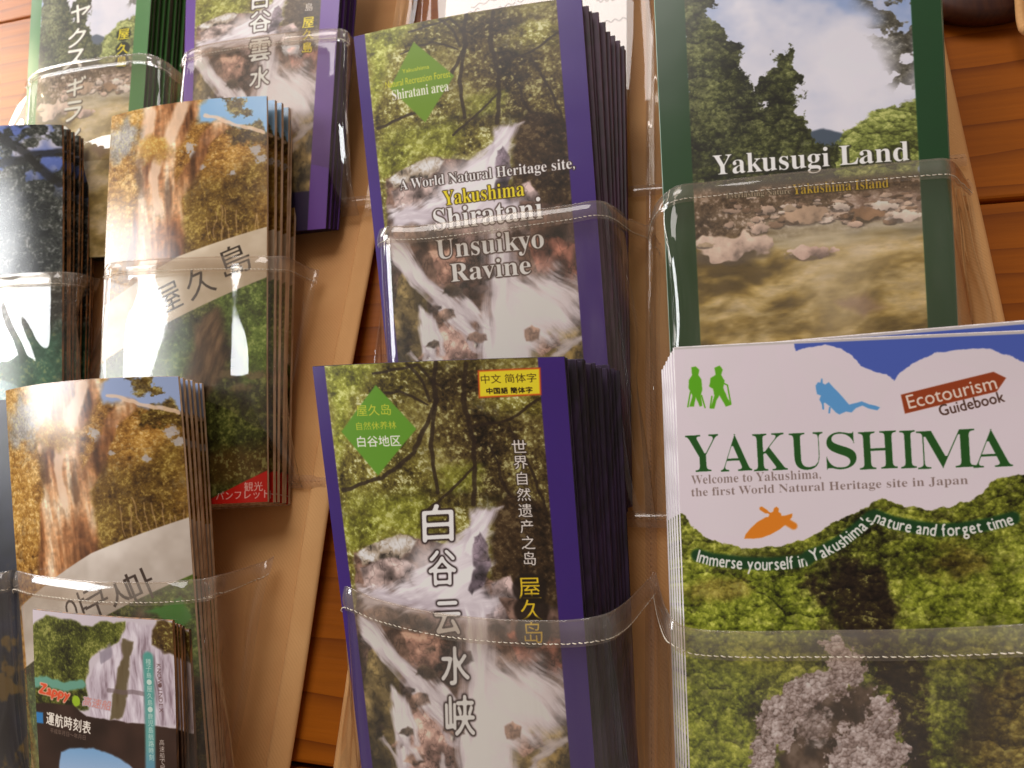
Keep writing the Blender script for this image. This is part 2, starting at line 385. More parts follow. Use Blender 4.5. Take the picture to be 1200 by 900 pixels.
# ------------------------------------------------------------------ covers: the plane of each front leaflet
class Cover:
    def __init__(s, q, bulge=.0015, wave=.0006, seed=1):
        s.A, s.B, s.C, s.D = [W(*p) for p in q]        # TL TR BR BL
        s.n = np.cross(s.B-s.A, s.D-s.A); s.n /= np.linalg.norm(s.n)
        if s.n[1] > 0: s.n = -s.n
        s.bulge, s.wave, s.seed = bulge, wave, seed
        s.down = ((s.D-s.A)+(s.C-s.B)); s.down /= np.linalg.norm(s.down)
        s.asp = (np.linalg.norm(s.D-s.A)+np.linalg.norm(s.C-s.B))/(np.linalg.norm(s.B-s.A)+np.linalg.norm(s.C-s.D))
    def flat(s, u, v): return s.A*(1-u)*(1-v)+s.B*u*(1-v)+s.C*u*v+s.D*(1-u)*v
    def pt(s, u, v, off=0):
        b = s.bulge*(1-(2*u-1)**2)+s.wave*math.sin(3.1*u+5*v+s.seed)
        return s.flat(u, v)+s.n*(b+off)
    def hit(s, px, py, off=0):
        d = M @ np.array([px-600, py-450, F]); o = (s.A+s.B+s.C+s.D)/4+s.n*off
        t = np.dot(o-CAM, s.n)/np.dot(d, s.n); return CAM+d*t
    def uv(s, px, py):
        p = s.hit(px, py); u, v = .5, .5
        for _ in range(12):
            r = s.flat(u, v)-p; du = (s.B-s.A)*(1-v)+(s.C-s.D)*v; dv = (s.D-s.A)*(1-u)+(s.C-s.B)*u
            J = np.stack([du, dv], 1); st = np.linalg.lstsq(J, -r, rcond=None)[0]; u += st[0]; v += st[1]
        return u, v
    def c(s, px, py):                # print coordinates (x 0..1, y 0..aspect)
        u, v = s.uv(px, py); return (u, v*s.asp)
    def P(s, pts): return [s.c(*p) for p in pts]

CV = dict(
 en=Cover([(415, 44, .072), (681, -5, .072), (725, 595, .020), (472, 605, .020)], .002),
 cn=Cover([(367, 430, .075), (661, 418, .075), (706, 1010, .03), (436, 1010, .03)], .002),
 land=Cover([(764, -70, .068), (1098, -100, .068), (1128, 520, .024), (792, 550, .024)], .001),
 guide=Cover([(790, 408, .080), (1240, 386, .080), (1262, 1000, .040), (812, 1000, .040)], .001),
 green=Cover([(42, -60, .050), (182, -90, .050), (158, 300, .018), (18, 310, .018)], .002),
 purp=Cover([(222, -80, .060), (404, -110, .060), (382, 268, .018), (208, 290, .018)], .002),
 jp=Cover([(132, 137, .055), (312, 112, .055), (314, 588, .025), (108, 600, .025)], .004),
 kr=Cover([(8, 458, .060), (208, 441, .060), (252, 1000, .035), (40, 1010, .035)], .007),
 dark=Cover([(-90, 165, .055), (72, 146, .055), (75, 600, .018), (-100, 620, .018)], .006),
 time=Cover([(40, 714, .070), (201, 728, .070), (215, 1060, .047), (50, 1060, .047)], .0015),
 navy=Cover([(-200, 490, .060), (11, 468, .060), (40, 920, .035), (-190, 930, .035)], .002),
 white=Cover([(500, -330, .030), (735, -350, .030), (734, 200, .018), (521, 212, .018)], .002),
)
# ------------------------------------------------------------------ the printed pictures
FOL_OLIVE = [(0, (22, 18, 8)), (.3, (58, 50, 22)), (.5, (96, 88, 36)), (.7, (138, 138, 60)), (1, (190, 190, 110))]
def water(p, stops, sc=1.0, seed=200, ang=0.0, stretch=7):
    ca, sa = math.cos(ang), math.sin(ang); a = p.x*ca+p.y*sa; b = -p.x*sa+p.y*ca
    wob = (p.nf(5, 2, seed)-.5)*.06
    n = fbm((a+wob)*stretch, b, 6*sc, 4, seed)
    return grad((n-.5)*1.9+.5, stops)
def rockpatch(p, c, pts, col, seed=0, al=.95, light=1.0):
    """a boulder: lit from the upper left in the printed photograph, with cracks"""
    col = np.array(col, float); xy = np.array(c.P(pts)); m0 = xy.mean(0); R = max(np.ptp(xy[:, 0]), np.ptp(xy[:, 1]))/2+1e-3
    n = p.nf(18, 4, seed); cr = 1-sm(np.abs(p.nf(26, 3, seed+1)-.5), .0, .05)
    t = .5-((p.x-m0[0])*.5+(p.y-m0[1]))/R*.28*light+(n-.5)*1.5-cr*.22
    p.put(p.poly([tuple(q) for q in xy], .006, .02, 14, seed)*al, grad(t, [(0, col*.28), (.45, col), (.8, np.minimum(col*1.55+12, 225)), (1, np.minimum(col*1.9+20, 236))]))
def art_waterfall():
    c = CV['cn']; p = Print(560, c.asp); P = c.P
    f1 = p.foliage([(0, (36, 28, 12)), (.3, (84, 74, 30)), (.5, (118, 108, 44)), (.7, (152, 146, 70)), (1, (196, 192, 120))], 1.0, 100, (226, 228, 190), .65)
    f2 = p.foliage([(0, (18, 12, 6)), (.35, (62, 48, 26)), (.6, (98, 84, 42)), (1, (156, 146, 84))], 1.0, 110, (200, 200, 150), .5)
    f3 = p.foliage([(0, (66, 64, 18)), (.35, (116, 118, 36)), (.6, (154, 158, 56)), (1, (200, 204, 104))], 1.0, 120, (230, 236, 170), .5)
    p.im = f1.copy()
    p.put(p.poly(P([(520, 425), (665, 418), (672, 760), (600, 740), (585, 600), (520, 560), (470, 500)]), .10, .06, 4), f2)
    p.put(p.poly(P([(383, 428), (455, 425), (415, 470), (400, 540), (395, 600), (392, 560)]), .04, .05, 7), f3)
    p.put(p.blob(*c.c(460, 600), .20, .10, .4, .5)*.8, f3); p.put(p.blob(*c.c(425, 625), .10, .06, .4, .5)*.8, f3); p.put(p.blob(*c.c(540, 560), .10, .05, .5, .7)*.7, f3)
    p.put(p.blob(*c.c(605, 470), .13, .07, .4, .6), f1)
    cliff = p.foliage([(0, (24, 16, 10)), (.5, (58, 42, 26)), (1, (98, 78, 50))], 1.0, 130, (130, 116, 84), .3)
    p.put(p.poly(P([(578, 600), (600, 570), (640, 590), (668, 660), (674, 790), (640, 800), (604, 760), (590, 720), (576, 670)]), .02, .03, 8), cliff)
    for pts, wd in [([(512, 425), (514, 470), (508, 520), (515, 575)], .009), ([(547, 425), (545, 470), (556, 520), (558, 590)], .011), ([(515, 470), (490, 530), (450, 560), (405, 572)], .009),
                    ([(556, 500), (600, 490), (640, 462)], .006), ([(478, 428), (500, 450), (508, 470)], .007), ([(440, 440), (490, 430), (520, 455)], .006), ([(556, 545), (530, 575), (500, 600)], .006), ([(600, 500), (620, 540), (640, 600)], .006), ([(430, 470), (470, 460), (505, 475)], .005), ([(575, 520), (590, 560), (600, 580)], .005)]:
        p.put(p.line(P(pts), wd, .015)*.8, (40, 28, 20))
    # rock bed under everything
    R_ = lambda pts, col, sd=0, al=.95, lt=1.0: rockpatch(p, c, pts, col, sd, al, lt)
    R_([(418, 646), (450, 632), (490, 630), (540, 640), (600, 700), (700, 740), (712, 1020), (420, 1020)], (84, 64, 54), 1, 1, 0)
    R_([(418, 650), (440, 636), (470, 626), (492, 632), (484, 648), (452, 656), (426, 660)], (176, 160, 140), 2)
    R_([(426, 664), (448, 654), (478, 656), (496, 672), (492, 690), (450, 692), (428, 684)], (128, 112, 108), 3)
    R_([(574, 684), (596, 676), (612, 700), (610, 745), (592, 745), (580, 720)], (112, 98, 96), 0)
    R_([(420, 706), (460, 708), (500, 716), (520, 730), (500, 740), (440, 728)], (84, 70, 62), 1)
    FA = lambda pts, ang, sd=0, **k: p.fall(P(pts), ang, sd, **k)
    FA([(425, 692), (455, 694), (490, 688), (504, 668), (520, 640), (535, 622), (548, 612), (566, 604), (574, 630), (572, 660), (578, 700), (592, 716), (560, 730), (500, 716), (424, 712)], -.35, 0, soft=.035, k=1.6)
    FA([(546, 618), (552, 600), (588, 592), (580, 612), (574, 650), (560, 660), (540, 650)], -.9, 1, soft=.012, k=1.0)
    p.put(p.blob(*c.c(515, 662), .12, .09, .7, .3, 96)*.7, (238, 232, 238))
    FA([(424, 692), (450, 694), (500, 700), (560, 702), (575, 712), (540, 722), (470, 716), (424, 708)], .15, 2, soft=.02, k=1.4)
    R_([(556, 628), (564, 622), (571, 640), (574, 664), (568, 684), (556, 696), (550, 690), (558, 668)], (74, 64, 72), 2, .9)
    R_([(586, 700), (620, 704), (655, 712), (662, 750), (630, 748), (600, 742)], (74, 56, 48), 2, .9)
    R_([(430, 764), (448, 760), (470, 790), (474, 830), (466, 900), (452, 1020), (424, 1020), (424, 820)], (84, 72, 42), 0)
    R_([(470, 742), (500, 740), (530, 752), (536, 782), (505, 790), (484, 776)], (122, 92, 80), 1); R_([(500, 715), (540, 716), (540, 742), (516, 744)], (112, 96, 96), 2, .85)
    R_([(596, 740), (628, 738), (664, 748), (672, 794), (640, 790), (608, 772)], (104, 66, 54), 1)
    R_([(480, 840), (510, 828), (532, 860), (536, 910), (522, 1020), (484, 1020), (478, 900)], (142, 112, 104), 3)
    R_([(586, 856), (620, 850), (690, 850), (712, 1020), (560, 1020)], (110, 92, 50), 1); R_([(600, 862), (634, 858), (640, 874), (612, 882)], (132, 104, 92), 2)
    # main column and its spray
    FA([(538, 700), (582, 704), (588, 760), (596, 840), (598, 1020), (530, 1020), (538, 900), (542, 800)], math.pi/2, 3, soft=.045, k=1.2)
    FA([(580, 776), (606, 792), (628, 776), (646, 796), (662, 828), (674, 850), (640, 858), (610, 856), (606, 900), (580, 920)], .8, 0, soft=.05, k=1.8)
    p.put(p.blob(*c.c(604, 822), .15, .13, .8, .5, 91)*.85, (238, 228, 232)); p.put(p.blob(*c.c(580, 880), .08, .22, .8, .3, 92)*.7, (240, 232, 236))
    R_([(590, 848), (602, 842), (614, 850), (612, 862), (596, 862)], (104, 78, 62), 2, .75)
    # left cascades in strands
    FA([(424, 722), (446, 732), (470, 764), (500, 788), (530, 800), (540, 830), (520, 834), (486, 812), (458, 782), (424, 752)], .85, 1, soft=.022, k=1.8)
    FA([(490, 800), (520, 816), (536, 850), (530, 870), (506, 846), (486, 822)], .9, 2, soft=.018, k=1.8)
    FA([(462, 806), (480, 818), (486, 850), (480, 900), (482, 1020), (464, 1020), (464, 900), (466, 846)], 1.5, 3, soft=.014, k=1.3)
    FA([(520, 880), (536, 900), (532, 960), (520, 1020), (508, 1020), (516, 940)], 1.6, 0, soft=.016, k=1.8, al=.8)
    for q in range(15):
        rr = random.Random(40+q); x0 = rr.uniform(436, 536); y0 = rr.uniform(752, 990); w_ = rr.uniform(5, 13)
        R_([(x0, y0), (x0+w_, y0-w_*.45), (x0+w_*1.9, y0), (x0+w_*2.1, y0+w_*.7), (x0+w_, y0+w_*1.0), (x0-w_*.3, y0+w_*.6)], rr.choice([(96, 74, 60), (124, 98, 84), (70, 58, 46), (110, 92, 88)]), q, .85)
    for q in range(9):
        rr = random.Random(70+q); x0 = rr.uniform(440, 525); y0 = rr.uniform(770, 930); l_ = rr.uniform(26, 60); a_ = rr.uniform(.6, 1.35)
        FA([(x0, y0), (x0+6, y0-2), (x0+6+l_*math.cos(a_), y0+l_*math.sin(a_)), (x0-2+l_*math.cos(a_), y0+l_*math.sin(a_)+3)], a_, q, soft=.010, k=1.4, al=.8) if q < 6 else None
    FA([(612, 896), (640, 874), (672, 862), (676, 870), (644, 888), (618, 908)], -.5, 1, soft=.01, k=1.6, al=.8)
    return p
def borders(p, a, b_, lc, rc=None):
    sh = p.nf(3, 2, 5)[..., None]*.12+.94
    p.put(1-sm(p.x, a-.003, a+.003), np.array(lc)*sh); p.put(sm(p.x, b_-.003, b_+.003), np.array(rc or lc)*sh)
def diamond(p, c, pts, col):
    p.put(p.poly(c.P(pts), .004), col)
PUR = (58, 34, 112)

def make_art():
    I = {}
    fall = art_waterfall()
    # simplified Chinese edition
    c = CV['cn']; p = fall.copy(); borders(p, .055, .905, PUR)
    diamond(p, c, [(444, 452), (491, 503), (446, 557), (403, 506)], (96, 148, 42))
    Wd = lambda cc, px: px/294.
    T = lambda body, px, py, col, **k: p.text(body, *c.c(px, py), col, **k)
    T('屋久岛', 441, 481, (196, 200, 60), height=.047, outline=None); T('自然休养林', 444, 499, (196, 200, 60), width=.17); T('白谷地区', 447, 517, (240, 238, 226), width=.185, fat=.001)
    k = P_ = c.P([(562, 435), (634, 431), (635, 463), (563, 467)])
    p.put(p.poly(k, .004), (196, 72, 30)); sh = np.mean(k, 0); p.put(p.poly([tuple(sh+(np.array(q)-sh)*np.array([.955, .90])) for q in k], .004), (240, 212, 44))
    T('中文 简体字', 597, 444, (70, 58, 10), width=.205); T('中国語 簡体字', 598, 458, (40, 32, 8), width=.17, fat=.001)
    for i, ch in enumerate('世界自然遗产之岛'):
        T(ch, 609+i*1.75, 523+i*18.7, (226, 220, 214), height=.052, outline=(40, 30, 24), ow=.004, fat=.0006)
    for i, ch in enumerate('屋久岛'):
        p.put(p.blob(*c.c(621+i*2, 689+i*25.5), .068, .06, .12, .05)*.85, (28, 20, 16)); T(ch, 621+i*2.2, 689+i*25.5, (222, 190, 40), height=.082)
    for ch, x, y, s_ in [('白', 515, 612, .145), ('谷', 520, 664, .135), ('云', 526, 723, .125), ('水', 535, 778, .14), ('峡', 541, 836, .145)]:
        T(ch, x, y, (244, 240, 240), height=s_, width=s_*.86, outline=(46, 34, 34), ow=.011, fat=.004, rot=-2, shear=.12)
    I['cn'] = p.image('print_waterfall_chinese')
    # English edition: same picture, taller crop mapped from its own pixels
    c = CV['en']; p = Print(560, c.asp)
    src = fall.im; yy = np.clip((p.y/c.asp*fall.h*.96).astype(int), 0, fall.h-1)
    xs = np.clip((p.x*fall.w).astype(int), 0, fall.w-1); vy = p.y/c.asp
    # the fall begins at 155 px (v~.27) on this one and at v~.31 on the other
    rows = np.interp(vy, [0, .255, .41, .56, .72, 1.0], [0, .315, .49, .62, .80, 1.0]); p.im = src[np.clip((rows*fall.h).astype(int), 0, fall.h-1), xs]
    borders(p, .055, .90, (62, 36, 116))
    T = lambda body, px, py, col, **k: p.text(body, *c.c(px, py), col, **k)
    diamond(p, c, [(487, 53), (534, 92), (500, 146), (459, 106)], (104, 140, 28))
    T('Yakushima', 489, 84, (208, 204, 30), width=.125); T('Natural Recreation Forest', 491, 96, (208, 204, 30), width=.30, height=.034); T('Shiratani area', 494, 109, (240, 238, 222), width=.26, height=.052, serif=True)
    T('A World Natural Heritage site,', 568, 207, (240, 234, 230), width=.775, height=.064, serif=True, outline=(52, 36, 30), ow=.005)
    T('Yakushima', 567, 228, (226, 208, 40), width=.36, height=.070, serif=True, outline=(60, 44, 10), ow=.005)
    T('Shiratani', 571, 252, (240, 230, 226), width=.485, height=.102, serif=True, outline=(70, 52, 44), ow=.007)
    T('Unsuikyo', 574, 290, (240, 230, 226), width=.48, height=.116, serif=True, outline=(70, 52, 44), ow=.007)
    T('Ravine', 575, 316, (240, 230, 226), width=.36, height=.084, serif=True, outline=(70, 52, 44), ow=.007)
    I['en'] = p.image('print_waterfall_english')
    # Japanese edition, small and far
    c = CV['purp']; p = Print(420, c.asp); xs = np.clip((p.x*fall.w).astype(int), 0, fall.w-1)
    rows = np.interp(p.y/c.asp, [0, .30, .44, .62, 1], [0, .36, .56, .72, 1.0]); p.im = src[np.clip((rows*fall.h).astype(int), 0, fall.h-1), xs]
    p.im = p.im*.85+np.array((205, 188, 170))*.15
    p.put(sm(p.y/c.asp, .885, .89), (44, 34, 62)); borders(p, .07, .89, (104, 66, 150))
    T = lambda body, px, py, col, **k: p.text(body, *c.c(px, py), col, **k)
    for ch, x, y, s_ in [('白', 307, 1, .13), ('谷', 307, 27, .135), ('雲', 306, 60, .14), ('水', 306, 92, .13)]: T(ch, x, y, (240, 230, 222), height=s_, outline=(64, 46, 42), ow=.010, fat=.005)
    T('の', 363, -6, (230, 220, 212), height=.045); T('島', 363, 9, (230, 220, 212), height=.05)
    for ch, x, y in [('屋', 362, 27), ('久', 362, 41), ('島', 361, 56)]: T(ch, x, y, (224, 204, 30), height=.068, outline=(50, 36, 10), ow=.006, fat=.002)
    I['purp'] = p.image('print_waterfall_japanese')

    # ---- the river picture
    c = CV['land']; p = Print(560, c.asp); P = c.P
    cl = fbm(p.x, p.y*1.2, 2.6, 5, 400); cl2 = p.nf(7, 4, 410)
    p.im = grad(cl*.75+cl2*.25, [(.36, (122, 148, 196)), (.48, (146, 164, 202)), (.58, (186, 192, 214)), (.7, (214, 214, 226))])
    p.put(p.blob(*c.c(960, 130), .34, .26, .7, .6, 93)*.7, (218, 216, 226)); p.put(p.blob(*c.c(985, 60), .2, .14, .7, .6, 94)*.4, (216, 216, 228))
    tr = p.canopy([(0, (8, 10, 6)), (.35, (28, 32, 16)), (.6, (58, 64, 30)), (1, (124, 128, 76))], 15, 0, (180, 186, 130), .4)*.55+p.foliage([(0, (8, 8, 4)), (.4, (34, 36, 16)), (.65, (66, 70, 32)), (1, (132, 136, 80))], 1, 420, (180, 184, 140), .4, .7)*.45
    hill = p.canopy([(0, (50, 54, 22)), (.4, (92, 100, 46)), (.7, (126, 136, 66)), (1, (170, 176, 104))], 18, 1)
    p.put(p.poly(P([(935, 160), (965, 152), (1000, 160), (1000, 190), (930, 190)]), .006, .01), (70, 82, 98))
    p.put(p.poly(P([(975, 172), (1000, 150), (1022, 132), (1046, 124), (1080, 112), (1080, 235), (940, 235)]), .006, .02, 14, frill=.012), hill)
    p.put(p.poly(P([(800, -80), (818, -30), (836, 8), (824, 18), (846, 40), (864, 58), (866, 80), (882, 98), (892, 120), (904, 140), (925, 130), (960, 168), (986, 172), (984, 240), (800, 240)]), .006, .03, 16, frill=.022), tr)
    p.put(p.poly(P([(893, 122), (888, 104), (898, 86), (908, 70), (926, 62), (940, 92), (934, 104), (938, 134), (950, 152), (900, 160)]), .006, .03, 18, 440, frill=.022), tr)
    lm = p.nf(16, 4, 450)
    lv = p.poly(P([(1000, -90), (1085, -90), (1085, 80), (1062, 112), (1046, 92), (1050, 60), (1024, 44), (1022, 12), (1004, 4)]), .05, .04, 9)
    p.put(lv*sm(lm, .44, .50), p.foliage([(0, (48, 46, 40)), (1, (140, 136, 120))], 1.2, 455, (190, 190, 190), .3))
    p.put(sm(p.y/c.asp, c.uv(940, 212)[1]-.006, c.uv(940, 212)[1]+.004)*(1-sm(p.x, .25, .95)*.35), (64, 52, 30))
    p.put(p.poly(P([(800, 225), (1090, 205), (1090, 262), (800, 300)]), .012, .02), p.foliage([(0, (52, 38, 24)), (.5, (112, 92, 70)), (1, (190, 170, 152))], 1, 460, (214, 196, 186), .5))
    p.put(p.poly(P([(990, 232), (1080, 222), (1084, 262), (1000, 262), (960, 258)]), .02, .03, 12)*.75, p.foliage([(0, (140, 112, 96)), (.5, (196, 172, 160)), (1, (224, 206, 198))], 1.2, 463, (226, 210, 206), .5))
    wt = water(p, [(0, (96, 78, 38)), (.35, (150, 126, 66)), (.6, (190, 166, 108)), (1, (216, 196, 160))], 1.1, 470, 1.5, .35*6)
    wt = wt*(.74+.52*fbm(p.x*.5, p.y*1.8, 18, 5, 476, .7)[..., None]); vw = c.uv(940, 275)[1]; p.put(sm(p.y/c.asp+(p.nf(9, 3, 472)-.5)*.05, vw-.012, vw+.012), wt)
    p.put(p.poly(P([(880, 262), (1085, 250), (1085, 272), (1000, 286), (900, 290)]), .02, .02)*.7, grad(fbm(p.x*.4, p.y*2.5, 12, 3, 474), [(.2, (130, 116, 80)), (.8, (206, 198, 180))]))
    p.put(p.poly(P([(940, 290), (1030, 284), (1010, 400), (960, 400)]), .08, .05)*.45, (212, 196, 170))
    p.put(p.poly(P([(980, 350), (1015, 344), (1040, 360), (1010, 372)]), .02, .02)*.5, (140, 112, 112))
    sts = [((857, 288), .125, .052, (206, 180, 166)), ((948, 296), .07, .022, (208, 178, 166)), ((944, 252), .062, .03, (176, 150, 128)), ((890, 268), .03, .018, (196, 172, 158)), ((1014, 250), .055, .026, (140, 110, 84)),
           ((1005, 262), .025, .012, (196, 170, 154)), ((985, 243), .035, .014, (206, 190, 180)), ((900, 245), .03, .018, (190, 166, 150)), ((1040, 240), .04, .016, (214, 196, 186)), ((1060, 252), .05, .02, (210, 190, 180)), ((825, 288), .03, .01, (170, 150, 126)), ((925, 244), .02, .012, (170, 150, 130))]
    rr = random.Random(5)
    for _ in range(70):
        sx = rr.uniform(850, 1078); dd = rr.uniform(0, 1); sts.insert(0, ((int(sx), 232+dd*34-(sx-850)*.03), rr.uniform(.008, .022)*(1+dd*.5), rr.uniform(.004, .010)*(1+dd*.4), rr.choice([(206, 186, 176), (170, 146, 130), (136, 112, 92), (190, 168, 152), (110, 88, 70)])))
    for (sx, sy), rx, ry, col in sts:
        col = np.array(col); X, Y = c.c(sx, sy); p.put(p.blob(X, Y+ry*.55, rx*1.05, ry*.9, .25, .3, 480)*.7, col*.42)
        p.put(p.blob(X, Y, rx, ry, .10, .8, 481+sx), grad(p.nf(22, 4, 482)-(p.y-Y)/ry*.22+.1, [(.1, col*.55), (.5, col), (.9, np.minimum(col*1.2, 238))]))
    river = p.copy(); GR = (22, 60, 26)
    borders(p, .115, .905, GR, (22, 64, 34))
    T = lambda body, px, py, col, **k: p.text(body, *c.c(px, py), col, **k)
    T('Yakusugi Land', 946, 189, (242, 240, 240), width=.68, height=.104, serif=True, outline=(36, 36, 26), ow=.006, ooff=(.004, .004), oa=.8)
    T('Everlasting Nature', 888, 228, (190, 180, 160), width=.235, height=.030, serif=True, outline=(60, 50, 30), ow=.003); T('Yakushima Island', 984, 218, (206, 176, 30), width=.325, height=.042, serif=True, outline=(50, 40, 10), ow=.004)
    X, Y = c.c(868, -4); p.put(p.poly([(X-.03, Y), (X+.02, Y-.02), (X+.05, Y-.03), (X+.02, Y+.006), (X-.02, Y+.01)], .003, .006), (176, 48, 34))
    I['land'] = p.image('print_river_english')
    c = CV['green']; p = Print(420, c.asp); xs = np.clip((p.x*river.w).astype(int), 0, river.w-1)
    v1, v2, v3 = c.uv(100, 52)[1], c.uv(100, 100)[1], c.uv(95, 150)[1]
    rows = np.interp(p.y/c.asp, [0, v1, v2, v3, 1], [.1, CV['land'].uv(940, 165)[1], CV['land'].uv(940, 245)[1], CV['land'].uv(940, 320)[1], 1]); p.im = river.im[np.clip((rows*river.h).astype(int), 0, river.h-1), xs]
    p.im = p.im*.85+np.array((210, 195, 175))*.15
    borders(p, .10, .89, (70, 122, 62))
    T = lambda body, px, py, col, **k: p.text(body, *c.c(px, py), col, **k)
    for ch, x, y in [('ヤ', 96, 18), ('ク', 92, 46), ('ス', 89, 71), ('ギ', 91, 103), ('ラ', 87, 132), ('ン', 84, 160)]: T(ch, x, y, (240, 228, 216), height=.155, shear=.18, outline=(70, 56, 46), ow=.009, ooff=(.006, .006), fat=.005, oa=.8)
    for ch, x, y in [('屋', 146, 41), ('久', 145, 58), ('島', 144, 73)]: p.put(p.blob(*c.c(x, y), .056, .056, .12, .0), (26, 30, 8)); T(ch, x, y, (214, 196, 20), height=.085, fat=.002)
    I['green'] = p.image('print_river_japanese')

    # ---- the cedar picture (Japanese and Korean)
    for key in ('jp', 'kr'):
        c = CV[key]; p = Print(560, c.asp); P = c.P
        # reference pixels are those of the Japanese one; the Korean one is mapped by a simple fit
        if key == 'jp': mp_ = lambda q: c.c(*q)
        else: mp_ = lambda q: c.c(12+(q[0]-130)*1.088+(q[1]-125)*.105, 452+(q[1]-125)*1.10-(q[0]-130)*.01)
        Q = lambda pts: [mp_(q) for q in pts]
        gold = p.canopy([(0, (58, 34, 12)), (.25, (112, 74, 28)), (.5, (156, 112, 46)), (.75, (192, 148, 72)), (1, (228, 192, 122))], 16, 0, (240, 216, 164), .5)*.4+p.foliage([(0, (62, 36, 14)), (.25, (112, 74, 28)), (.5, (156, 110, 46)), (.75, (192, 146, 70)), (1, (226, 188, 114))], 1.0, 500, (240, 216, 164), .6)*.6
        dkol = p.foliage([(0, (40, 26, 10)), (.4, (88, 66, 24)), (.7, (120, 98, 38)), (1, (160, 140, 66))], 1.1, 520, (200, 180, 110), .4)
        p.im = gold
        p.put(p.poly(Q([(215, 235), (318, 170), (318, 310), (200, 330), (200, 260)]), .12, .08, 4)*.75, dkol)
        sky = (134, 176, 214) if key == 'jp' else (150, 168, 206)
        p.put(p.poly(Q([(236, 130), (258, 112), (318, 105), (318, 158), (296, 156), (262, 150), (240, 150)]), .02, .035, 10), sky)
        for q, r in [((278, 130), .05), ((283, 122), .035), ((270, 118), .03), ((290, 134), .03), ((300, 158), .09), ((285, 160), .07)]:
            p.put(p.blob(*mp_(q), r, r*.8, .25, .8, 530)*.9, dkol)
        for q, r in [((233, 185), .028), ((229, 178), .03), ((247, 168), .03), ((300, 176), .035), ((306, 186), .03), ((275, 205), .02), ((242, 200), .018)]:
            p.put(p.blob(*mp_(q), r, r*.8, .3, .8, 535)*.75, (180, 180, 190))
        # trunk
        bark = water(p, [(0, (70, 42, 24)), (.25, (118, 74, 42)), (.5, (164, 112, 70)), (.75, (198, 152, 110)), (1, (230, 204, 172))], 2.4, 540, 1.5, .2)*(.80+.4*p.nf(50, 2, 1)[..., None])
        p.put(p.poly(Q([(176, 120), (240, 100), (238, 130), (222, 165), (212, 200), (216, 240), (224, 300), (206, 340), (150, 330), (160, 270), (172, 220), (168, 180)]), .02, .03, 8), bark)
        p.put(p.line(Q([(214, 232), (232, 200), (246, 168), (262, 150)]), .045, .02)*.9, bark)
        for pts, wd in [([(182, 140), (178, 175), (170, 195)], .04), ([(222, 128), (212, 150), (205, 168)], .04), ([(246, 140), (258, 142), (272, 148), (296, 152), (310, 156)], .012), ([(190, 190), (186, 215), (192, 250)], .03)]:
            p.put(p.line(Q(pts), wd, .02)*.8, (230, 200, 172))
        p.put(p.blob(*mp_((187, 180)), .11, .08, .4, .5, 545)*.8, p.foliage([(0, (120, 80, 30)), (1, (212, 166, 70))], 1, 546))
        for q, rx, ry in [((170, 212), .03, .09), ((203, 240), .02, .12), ((232, 214), .03, .06)]: p.put(p.blob(*mp_(q), rx, ry, .7, .9, 547)*.6, (70, 46, 28))
        p.put(p.blob(*mp_((148, 168)), .13, .12, .5, .8, 548)*.75, p.foliage([(0, (96, 96, 88)), (.5, (150, 156, 170)), (1, (214, 220, 236))], 1.3, 549))
        for i in range(9):
            x0 = 250+i*7; p.put(p.line(Q([(x0, 285+rng.uniform(-6, 0)), (x0+rng.uniform(-5, 5), 255+rng.uniform(-10, 10))]), .004, .02)*.35, (214, 176, 130))
        # lower picture
        dkg = p.foliage([(0, (20, 16, 8)), (.4, (46, 48, 22)), (.7, (72, 78, 34)), (1, (112, 116, 56))], 1.0, 560, (140, 140, 80), .3)
        p.put(p.poly(Q([(60, 460), (330, 310), (340, 700), (60, 700)]), .004), dkg)
        p.put(p.poly(Q([(255, 350), (318, 315), (318, 430), (285, 450), (275, 400)]), .04, .04)*.9, p.foliage([(0, (48, 60, 20)), (.5, (96, 120, 46)), (1, (150, 170, 84))], 1.1, 565, (190, 200, 120), .4))
        p.put(p.poly(Q([(235, 380), (258, 362), (270, 400), (268, 440), (244, 470), (222, 450)]), .03, .03)*.9, water(p, [(0, (50, 34, 22)), (1, (128, 98, 70))], 1.2, 570, .3, 4))
        p.put(p.poly(Q([(120, 440), (228, 378), (228, 400), (200, 520), (120, 560)]), .05, .04)*.7, p.foliage([(0, (40, 70, 40)), (1, (110, 150, 100))], 1, 575))
        p.put(p.poly(Q([(240, 530), (318, 520), (318, 560), (240, 575)]), .05, .03)*.8, p.foliage([(0, (52, 36, 14)), (1, (110, 84, 40))], 1, 577))
        for q in [(268, 440), (285, 455), (300, 440)]: p.put(p.blob(*mp_(q), .05, .02, .4, .6, 578)*.7, (110, 90, 62))
        # banner
        bn = grad(p.nf(5, 4, 580), [(.3, (182, 164, 140)), (.7, (212, 198, 176))]) if key == 'jp' else grad(p.nf(5, 4, 580), [(.3, (184, 172, 160)), (.7, (216, 206, 196))])
        p.put(p.poly(Q([(120, 360), (213, 304), (345, 253), (345, 308), (310, 326), (120, 424)]), .004), bn)
        c0 = c
